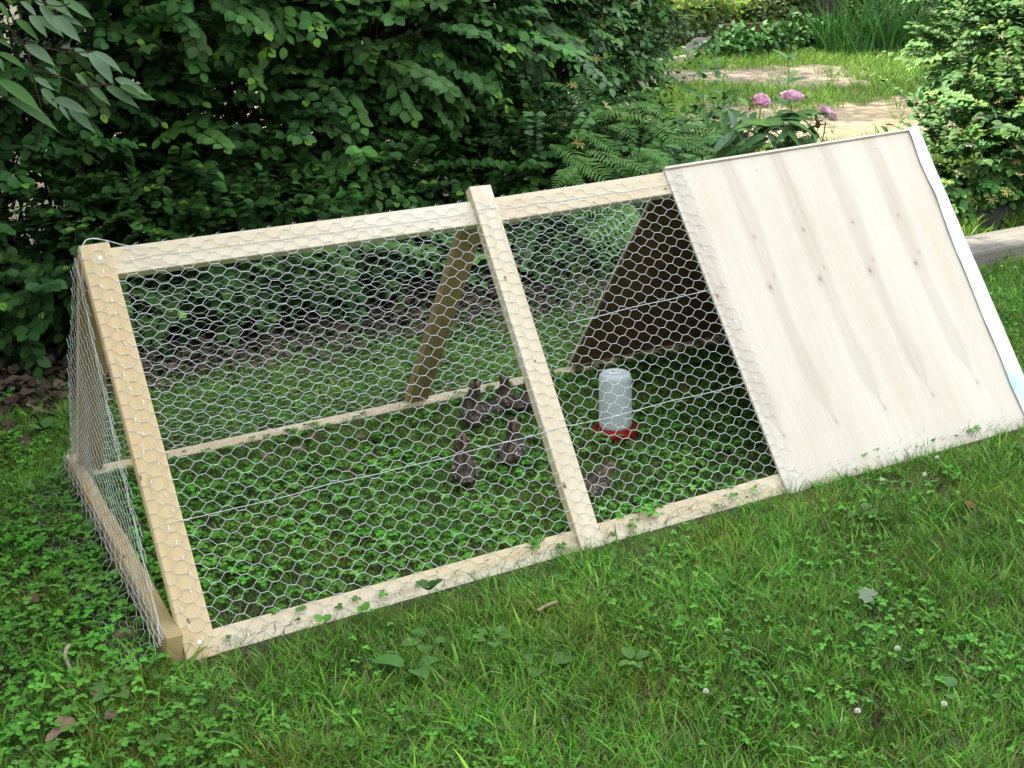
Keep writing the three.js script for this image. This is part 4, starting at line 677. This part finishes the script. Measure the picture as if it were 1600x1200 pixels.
sapling('feathery-leaved sapling just above the ridge left of the plywood', V(3.2, 0, -2.7), [[860, 225, 6.6, 960, 285, 6.3], [880, 245, 6.5, 985, 290, 6.2], [900, 205, 6.7, 1000, 250, 6.5], [965, 205, 6.7, 1005, 165, 6.7], [930, 175, 6.8, 1055, 180, 6.6], [985, 160, 6.8, 1065, 185, 6.6], [955, 195, 6.7, 1010, 215, 6.4], [850, 130, 6.7, 945, 160, 6.4], [905, 115, 6.8, 940, 155, 6.5], [1000, 230, 6.5, 1090, 280, 6.3], [1040, 215, 6.6, 1140, 245, 6.5], [1060, 200, 6.7, 1160, 215, 6.6], [985, 235, 6.6, 1080, 260, 6.4], [940, 250, 6.4, 1040, 265, 6.2], [870, 265, 6.4, 930, 300, 6.2], [915, 235, 6.6, 1010, 275, 6.3], [1010, 195, 6.8, 1075, 230, 6.5], [890, 150, 6.9, 965, 195, 6.6], [1030, 245, 6.5, 1010, 285, 6.2], [965, 250, 6.4, 1035, 285, 6.2], [1075, 225, 6.7, 1150, 262, 6.5], [900, 260, 6.3, 850, 300, 6.1], [1000, 150, 6.9, 1060, 150, 6.8]]);
sapling('feathery-leaved sapling seen through the rear netting beside the plywood', V(2.5, 0, -2.2), [[1000, 330, 5.9, 880, 385, 5.6], [990, 320, 5.9, 920, 430, 5.6], [990, 330, 5.9, 960, 420, 5.6], [970, 310, 5.9, 880, 340, 5.7], [985, 325, 5.9, 900, 405, 5.6], [1000, 340, 5.8, 985, 430, 5.6], [930, 300, 6, 1000, 360, 5.7]]);
// peony
{
  reseed(1010);
  const base = px(1215, 262, 6.3); base.y = 0; const t = thing('peony_plant', 'peony with three pink flowers behind the plywood ridge', 'peony', base.toArray()), loc = (u, v, d) => px(u, v, d).sub(base);
  const big = leafGeo(1, 0.14, { profile: LANCE, fold: 0.35, curl: 0.3, n: 7 }), pinkMat = leafMat({ vertexColors: true, roughness: 0.9 });
  const flower = () => { const mb = new MB(); for (let k = 0; k < 130; k++) { const q = k / 130, a = k * 2.4, open = lerp(0.1, 1.55, Math.sqrt(q)) + rr(-0.15, 0.15), d = V(Math.sin(open) * Math.cos(a), Math.cos(open) + 0.1, Math.sin(open) * Math.sin(a)), L = lerp(0.017, 0.03, q) * rr(0.75, 1.2); leafInto(mb, L, L * 0.42, { profile: (s) => Math.pow(Math.sin(Math.PI * Math.pow(s, 1.5)), 0.5), fold: 0.55, curl: -0.35, n: 5, wave: 0.08, m: aim(V(d.x * 0.014, d.y * 0.012, d.z * 0.014), d.clone().add(V(rr(-0.4, 0.4), rr(-0.1, 0.5), rr(-0.4, 0.4))), V(-d.x + rr(-0.5, 0.5), 1.1, -d.z + rr(-0.5, 0.5))), c: C(0.88, 0.55, 0.72).multiplyScalar(rr(0.9, 1.05)).lerp(C(0.9, 0.74, 0.83), rnd() * 0.4) }); } return mb.geo(); };
  for (const [u, v, d, rx, rz, s] of [[1188, 163, 6.35, 0.5, 0.3, 1], [1237, 158, 6.3, 0.2, 0.05, 1.15], [1290, 184, 6.25, 0.55, -0.35, 1.1]]) {
    meshAt('flower', flower(), pinkMat, place(...loc(u, v, d).toArray(), 0.5, s * 1.25, rx, rz), t);
    part('stem', tubeGeo(bez(V(rr(-0.06, 0.06), 0, rr(-0.06, 0.06)), loc(u - 4, v + 60, d), loc(u, v + 6, d), 8), 0.003, 6), stemGreen, t);
  }
  for (const [u, v, c, s, l] of [[1166, 211, C(0.42, 0.12, 0.22), 1, 'dark pink bud'], [1278, 195, C(0.36, 0.06, 0.13), 1.1, 'dark red bud'], [1236, 194, C(0.3, 0.42, 0.3), 1, 'pale green bud'], [1184, 226, C(0.34, 0.13, 0.06), 0.8, 'brown bud'], [1268, 176, C(0.4, 0.4, 0.2), 0.8, 'yellowish bud']]) { const o = part('bud', new THREE.SphereGeometry(0.014 * s, 14, 10).scale(0.85, 1.15, 0.85), new THREE.MeshStandardMaterial({ color: c, roughness: 0.6 }), t, l); o.position.copy(loc(u, v, 6.3)); part('stem', tubeGeo(bez(V(0, 0, 0), loc(u, v + 50, 6.3), loc(u, v, 6.3), 6), 0.002, 5), stemGreen, t); }
  for (const [u, v] of [[1176, 165], [1162, 187]]) { const mb = new MB(); for (let k = 0; k < 9; k++) leafInto(mb, 0.03, 0.006, { n: 3, fold: 0.6, wave: 0.4, m: aim(V(0, 0, 0), V(rr(-1, 1), rr(-1, 0.6), rr(-1, 1)), V(0, 1, 0)), c: C(0.28, 0.13, 0.05) }); const o = part('spent_flower', mb.geo(), featherMatD, t); o.position.copy(loc(u, v, 6.35)); }
  const T2 = [C(0.07, 0.19, 0.03), C(0.05, 0.15, 0.04), C(0.1, 0.25, 0.04), C(0.12, 0.22, 0.12)];
  const lv = [[1215, 185, 1170, 200], [1225, 190, 1165, 190], [1230, 190, 1290, 205], [1250, 180, 1215, 172], [1245, 180, 1268, 172], [1240, 200, 1205, 220], [1265, 200, 1285, 222], [1275, 188, 1276, 168], [1200, 215, 1155, 230], [1195, 205, 1225, 235], [1160, 195, 1130, 225], [1165, 190, 1190, 178], [1150, 200, 1140, 165], [1225, 225, 1275, 240], [1180, 235, 1125, 240], [1255, 215, 1250, 245], [1260, 225, 1300, 240], [1205, 235, 1190, 265], [1140, 215, 1105, 200], [1140, 225, 1105, 255], [1150, 235, 1170, 262], [1230, 205, 1255, 225], [1170, 175, 1150, 180], [1195, 190, 1180, 205]];
  for (const [u, v, u1, v1] of lv) for (let k = 0; k < 5; k++) { const a = loc(u + rr(-8, 8) * k, v + rr(-4, 10) * k, 6.3 + rr(-0.12, 0.12)), b = loc(u1 + rr(-14, 14) * k, v1 + rr(-8, 8) * k, 6.25 + rr(-0.15, 0.1)); meshAt('leaf', big, toned(pick(T2)), aim(a, b.clone().sub(a), V(rr(-0.6, 0.4), 1, rr(0, 1)), Math.min(0.16, a.distanceTo(b) * rr(0.8, 1.05))), t); }
  for (let k = 0; k < 12; k++) { const a = V(rr(-0.12, 0.12), 0, rr(-0.1, 0.1)); part('stem', tubeGeo(bez(a, a.clone().multiplyScalar(1.6).add(V(0, 0.3, 0)), a.clone().multiplyScalar(2.6).add(V(0, rr(0.4, 0.65), 0)), 6), 0.003, 5), stemGreen, t); }
}
// tall weeds with lance leaves
function tallWeed(label, u, vTop, vBase, d, n, tone) {
  const top = px(u, vTop, d), base = px(u - 6, vBase, d); base.y = 0; const t = thing('tall_weed', label, 'weed', base.toArray()), g = leafGeo(1, 0.15, { profile: LANCE, fold: 0.3, curl: 0.25, n: 6 });
  const H = top.clone().sub(base), pts = bez(V(0, 0, 0), H.clone().multiplyScalar(0.55).add(V(0.02, 0, 0.02)), H, 10); part('stem', tubeGeo(pts, (q) => 0.0032 * (1 - 0.6 * q), 5), stemGreen, t);
  for (let k = 0; k < n; k++) { const q = 0.35 + 0.65 * k / n, a = pts[Math.floor(q * 10)].clone(), an = k * 2.4 + rr(-0.3, 0.3), L = rr(0.1, 0.17) * (1.15 - 0.5 * q); meshAt('leaf', g, toned(tone.clone().multiplyScalar(pick([0.8, 1, 1.2]))), aim(a, V(Math.cos(an), rr(0.3, 0.9), Math.sin(an)), V(rr(-0.7, 0.3), rr(0.3, 1), rr(0.1, 1)), L), t); }
}
reseed(1111);
tallWeed('tall pale green weed rising above the middle pink peony', 1232, 58, 260, 6.8, 22, C(0.13, 0.26, 0.08));
tallWeed('tall thin weed left of the peony in front of the drive', 1098, 90, 290, 6.9, 16, C(0.1, 0.24, 0.06));
tallWeed('thick-leaved tall weed between the sapling and the peony', 1130, 118, 280, 6.7, 26, C(0.09, 0.22, 0.05));
tallWeed('short leafy weed left of the left pink peony', 1170, 140, 270, 6.8, 16, C(0.12, 0.26, 0.06));
tallWeed('pale leafy weed standing left of the thin tall weed', 1030, 150, 300, 6.9, 26, C(0.1, 0.25, 0.06));
tallWeed('bushy weed right behind the plywood corner', 1105, 170, 290, 6.4, 28, C(0.08, 0.21, 0.05));
tallWeed('slender weed between the left and middle peony flowers', 1212, 150, 260, 6.6, 18, C(0.1, 0.24, 0.05));
tallWeed('leafy weed crowded against the ridge above the plywood corner', 1065, 180, 290, 6.5, 24, C(0.07, 0.2, 0.05));

// ------------------------------------------------------------------ stone kerb on the right, timber edging and boulders by the drive
{
  const a = onGround(1500, 420), b = onGround(1660, 388), dir = b.clone().sub(a).normalize(), g = new RoundedBoxGeometry(4.2, 0.16, 0.3, 4, 0.02), p = g.attributes.position;
  for (let k = 0; k < p.count; k++) { const e = noise(p.getX(k) * 5, p.getY(k) * 9, p.getZ(k) * 9) * 0.01; p.setY(k, p.getY(k) + e); }
  g.computeVertexNormals();
  const m = tag(part('stone_kerb', g, new THREE.MeshStandardMaterial({ map: gravelMap(118, 114, 106, 4), roughness: 0.95 })), 'weathered grey stone kerb under the honeysuckle bush on the right', 'kerb'); m.position.copy(a.clone().addScaledVector(dir, 1.1)).add(V(0, 0.015, -0.1)); m.rotation.y = Math.atan2(-dir.z, dir.x);
}
function boulder(u, v, r, tone, label) { const g = mergeVertices(new THREE.IcosahedronGeometry(r, 4).deleteAttribute('normal').deleteAttribute('uv')), p = g.attributes.position, q = V(); for (let k = 0; k < p.count; k++) { q.fromBufferAttribute(p, k).normalize(); const e = r * (1 + 0.3 * noise(q.x * 1.5 + u, q.y * 1.5, q.z * 1.5) + 0.08 * noise(q.x * 6, q.y * 6, q.z * 6)); p.setXYZ(k, q.x * e * 1.25, q.y * e * 0.8, q.z * e); } g.computeVertexNormals(); const o = tag(part('boulder', g, new THREE.MeshStandardMaterial({ color: tone, roughness: 0.95 })), label, 'boulder'), w = onGround(u, v); o.position.set(w.x, r * 0.35, w.z); }
boulder(1100, 88, 0.23, C(0.06, 0.06, 0.066), 'grey boulder at the far side of the drive'); boulder(1552, 352, 0.1, C(0.05, 0.05, 0.042), 'dark rounded stone behind the stone kerb');
{ const a = onGround(985, 112), b = onGround(1110, 92), g = new RoundedBoxGeometry(a.distanceTo(b), 0.1, 0.12, 2, 0.015), m = tag(part('timber_edging', g, new THREE.MeshStandardMaterial({ map: pineMap, color: C(0.6, 0.62, 0.66), roughness: 0.9 })), 'pale timber edging along the far left side of the drive', 'timber edging'); m.position.copy(a.clone().lerp(b, 0.5)).add(V(0, 0.05, 0)); const d = b.clone().sub(a); m.rotation.y = Math.atan2(-d.z, d.x); }

// ------------------------------------------------------------------ trees
const clumpGeo = (n, r, L, wd) => { const mb = new MB(); for (let k = 0; k < n; k++) { const p = V(gauss(), gauss(), gauss()).multiplyScalar(r * 0.5), d = V(gauss(), gauss() * 0.5 - 0.2, gauss()); leafInto(mb, L * rr(0.7, 1.2), L * wd, { n: 3, fold: 0.25, curl: 0.2, m: aim(p, d, V(rr(-0.6, 0.6), 1, rr(-0.6, 0.6))), c: C(1, 1, 1).multiplyScalar(rr(0.75, 1.2)) }); } return mb.geo(); };
reseed(1212);
const clumpsBig = [0, 1, 2].map(() => clumpGeo(22, 0.42, 0.14, 0.3)), clumpsSmall = [0, 1, 2].map(() => clumpGeo(16, 0.26, 0.085, 0.32));
function tree(name, label, category, base, trunk, crowns, n, geos, tones, trunkMat = bark, leafM = tinted) {
  const t = thing(name, label, category, base), mb = new MB();
  for (const [r, ...pts] of trunk) mb.tube(spline(pts.map((p) => V(...p)), 12), (q) => r * (1 - 0.55 * q), 9);
  part('trunk', mb.geo(), trunkMat, t);
  const items = [], vol = crowns.map((l) => l[3] * l[4] * l[5]), tot = vol.reduce((a, b) => a + b);
  for (let k = 0; k < n; k++) { let r = rnd() * tot, j = 0; while (j < crowns.length - 1 && (r -= vol[j]) > 0) j++; const l = crowns[j], d = V(gauss(), gauss(), gauss()).normalize().multiplyScalar(Math.pow(rnd(), 0.4)); items.push({ m: place(l[0] + d.x * l[3], l[1] + d.y * l[4], l[2] + d.z * l[5], rr(0, 6.28), rr(0.75, 1.25), rr(-0.5, 0.5), rr(-0.5, 0.5)), c: pick(tones).clone().multiplyScalar(rr(0.8, 1.2)) }); }
  const crown = new THREE.Group(); crown.name = 'crown'; t.add(crown); const gr = geos.map(() => []); items.forEach((i, k) => gr[k % geos.length].push(i)); geos.forEach((g, k) => instanced('leaf_clumps', g, leafM, gr[k], crown));
}
const TREE = [C(0.05, 0.14, 0.022), C(0.065, 0.16, 0.028), C(0.045, 0.125, 0.02)], SUNNY = [C(0.2, 0.31, 0.035), C(0.17, 0.3, 0.03), C(0.22, 0.32, 0.04)];
// tall trees behind the hedge that keep the coop and the lawn in shade (their crowns are above the picture)
tree('shade_tree', 'tall tree behind the left part of the hedge', 'tree', [-2.4, 0, -7.2], [[0.2, [0, 0, 0], [0.1, 2.5, 0.1], [0.3, 5.5, 0.4], [0.6, 8, 0.8]], [0.09, [0.1, 3.2, 0.2], [1.2, 4.8, 0.9], [2.2, 5.8, 1.6]]], [[0.4, 6.4, 0.5, 2.6, 1.9, 2.5], [-1.5, 5.6, 0.8, 2, 1.4, 2], [1.6, 5.8, 2.2, 1.9, 1.3, 1.9]], 1500, clumpsBig, TREE);
tree('shade_tree', 'tall tree behind the middle of the hedge', 'tree', [1.2, 0, -7.6], [[0.22, [0, 0, 0], [-0.1, 2.5, 0.1], [-0.3, 5.5, 0.6], [-0.4, 8, 1.2]], [0.09, [-0.1, 3, 0.2], [0.8, 4.6, 1.2], [0.9, 5.8, 2.2]]], [[-0.6, 6.6, 1.4, 2.3, 1.8, 2.4], [0.3, 5.4, 2.3, 1.4, 1.2, 1.7], [-1.6, 7, 3, 1.8, 1.3, 1.8]], 1500, clumpsBig, TREE);
// the garden's other trees, behind and left of the viewer: they close off the low sky
{
  const big = [0, 1].map(() => clumpGeo(26, 0.8, 0.3, 0.34));
  for (const [x, z, h, lab] of [[-7.5, 8.5, 7, 'garden tree behind the viewer on the left'], [-1.5, 12, 8, 'garden tree straight behind the viewer'], [6, 11.5, 7.5, 'garden tree behind the viewer on the right'], [-9, 1.5, 7, 'garden tree far to the left of the coop']])
    tree('garden_tree', lab, 'tree', [x, 0, z], [[0.2, [0, 0, 0], [0.1, 2, 0], [0, h * 0.6, 0.1], [0.1, h * 0.9, 0]]], [[0, h * 0.52, 0, 3.6, h * 0.46, 2.2], [2.2, h * 0.35, 0, 2, h * 0.3, 1.6], [-2.2, h * 0.33, 0, 2, h * 0.3, 1.6]], 620, big, TREE);
}
// trees across the drive
tree('shade_tree', 'tree left of the coop whose crown hangs over the open end', 'tree', [-3.4, 0, -2.6], [[0.16, [0, 0, 0], [0.1, 2, 0.1], [0.4, 4, 0.4], [0.8, 6, 0.8]], [0.07, [0.1, 2.4, 0.1], [1.0, 3.6, 0.6], [1.8, 4.3, 1.4]]], [[1.3, 4.2, 0.9, 1.9, 1.1, 2.2], [2.8, 3.2, -1.0, 2.0, 0.7, 1.4], [-0.2, 2.9, 1.6, 1.2, 1.2, 2.2], [1.2, 3.4, 2.2, 1.1, 0.7, 1.5], [2.9, 4.4, 1.0, 1.6, 0.8, 1.6]], 2500, clumpsBig, TREE);
tree('shade_tree', 'tree beyond the right end of the hedge that dapples the drive', 'tree', [4.6, 0, -13], [[0.18, [0, 0, 0], [0.2, 2.5, 0.1], [0.6, 4.5, 0.4], [1, 6.5, 0.8]]], [[1.4, 5.2, 0.6, 2.4, 1.3, 2.2], [2.6, 5.6, -1.6, 1.8, 1.1, 1.6], [3.8, 5, 2.2, 1.5, 0.9, 1.6]], 300, clumpsBig, TREE);
tree('drive_tree', 'dark leaning forked tree across the drive', 'tree', onGround(1096, 66).toArray(), [[0.09, [0, 0, 0], [0.5, 1.0, 0.2], [1.1, 2.4, 0.3], [1.5, 4.5, 0.3]], [0.12, [0.9, 0, 0.3], [0.95, 1.5, 0.2], [0.9, 3, 0.1], [0.8, 5, 0]]], [[1.0, 5, 0, 2.4, 1.5, 2], [0.3, 4.4, 0.8, 1.5, 1, 1.4], [1.6, 2.7, 0.2, 0.7, 0.6, 0.6]], 700, clumpsBig, TREE);
tree('drive_tree', 'dark tree trunk beside the tall grass across the drive', 'tree', onGround(1290, 62).toArray(), [[0.2, [0, 0, 0], [0.02, 1.5, 0], [0.05, 3, 0], [0.1, 5.5, 0.1]]], [[0, 5.4, 0, 2.4, 1.5, 2.2], [1.2, 4.2, -0.6, 1.6, 1.1, 1.6]], 600, clumpsBig, TREE);
for (const [u, v, w, h, lab] of [[985, 84, 1.0, 0.8, 'low sunlit bush half hidden by the honeysuckle'], [1045, 74, 1.1, 0.75, 'low sunlit yellow-green bush at the far left end of the drive'], [1100, 60, 1.3, 0.95, 'bright yellow-green bush behind the leaning tree'], [1165, 58, 1.2, 0.85, 'bright yellow-green bush behind the left end of the wooden rail'], [1225, 58, 1.2, 0.9, 'bright yellow-green bush behind the right end of the wooden rail'], [1020, 44, 2.0, 1.5, 'large sunlit bush at the far end of the drive on the left'], [1130, 38, 2.2, 1.6, 'large sunlit bush far behind the leaning tree'], [1230, 38, 2.0, 1.5, 'large sunlit bush far behind the wooden rail']])
  tree('sunlit_bush', lab, 'bush', onGround(u, v).toArray(), [[0.03, [0, 0, 0], [0.1, h * 0.4, 0], [0.2, h * 0.8, 0.1]], [0.025, [0, 0, 0], [-0.3, h * 0.4, 0.1], [-0.5, h * 0.7, 0.2]]], [[0, h * 0.5, 0, w, h * 0.5, w * 0.5], [w * 0.4, h * 0.75, 0.2, w * 0.6, h * 0.35, w * 0.4]], 420, clumpsSmall, SUNNY, bark, backlit);
for (const [u, v, w, h, lab] of [[1350, 40, 2.2, 2.2, 'dark thicket behind the tall grass'], [1450, 45, 2.2, 2.3, 'dark thicket beyond the drive at the right'], [1560, 60, 2.4, 2.4, 'dark thicket behind the right honeysuckle bush']])
  tree('dark_bush', lab, 'bush', onGround(u, v).add(V(0.5, 0, -0.8)).toArray(), [[0.05, [0, 0, 0], [0.1, 0.8, 0], [0.2, 1.6, 0.1]]], [[0, h * 0.5, 0, w, h * 0.5, w * 0.6], [w * 0.4, h * 0.9, -0.3, w * 0.7, h * 0.4, w * 0.5]], 800, clumpsSmall, TREE);
tree('undergrowth_bush', 'low green vine tangle below the wooden rail', 'bush', onGround(1190, 88).toArray(), [[0.02, [0, 0, 0], [0.1, 0.2, 0], [0.2, 0.4, 0.1]]], [[0, 0.2, 0, 0.85, 0.28, 0.4], [0.75, 0.25, 0.1, 0.7, 0.3, 0.4], [-0.6, 0.12, 0.2, 0.6, 0.18, 0.35]], 170, [0, 1].map(() => clumpGeo(14, 0.2, 0.1, 0.4)), [C(0.045, 0.14, 0.025), C(0.06, 0.16, 0.03)]);
// old wooden rail on two short posts across the drive
{
  const a = onGround(1132, 78), b = onGround(1268, 72), t = thing('wooden_rail', 'old brown wooden rail on short posts across the drive', 'rail', a.toArray()), d = b.clone().sub(a), L = d.length(), old = new THREE.MeshStandardMaterial({ map: pineMap, color: C(0.1, 0.065, 0.055), roughness: 0.9 });
  const g = new RoundedBoxGeometry(L + 0.2, 0.13, 0.12, 2, 0.02).translate(L / 2, 0.3, 0); g.rotateY(Math.atan2(-d.z, d.x)); part('rail', g, old, t);
  for (const q of [0.14, 0.85]) { const p = new RoundedBoxGeometry(0.14, 0.26, 0.12, 2, 0.015).translate(0, 0.1, 0); const o = part('post', p, old, t); o.position.copy(d.clone().multiplyScalar(q)); }
}
// tall arching grass clump across the drive
{
  reseed(1313); const blades = [0, 1, 2].map(() => tuft(26, 0.5, 1.0, 0.14, 0.022, 0.75, [C(0.05, 0.17, 0.03), C(0.07, 0.2, 0.04), C(0.04, 0.13, 0.03)])), k = [];
  for (const [u, v, s, lab] of [[1292, 88, 0.95, 'tall arching grass clump nearest the wooden rail'], [1325, 90, 1.1, 'tall arching grass clump second from the wooden rail'], [1360, 88, 1.15, 'tall arching grass clump in the middle of the row across the drive'], [1398, 84, 1.1, 'tall arching grass clump second from the right end of the row'], [1435, 84, 1.1, 'tall arching grass clump at the right end of the row']]) {
    const p = onGround(u, v), t = thing('grass_clump', lab, 'grass clump', p.toArray(), rr(0, 6), 'tall grass clumps across the drive'); t.scale.setScalar(s); for (let j = 0; j < 3; j++) { const o = part('blades', blades[j], grassMat, t); o.position.set(rr(-0.2, 0.2), 0, rr(-0.15, 0.15)); o.rotation.y = rr(0, 6.28); }
  }
}
renderer.render(scene, camera);
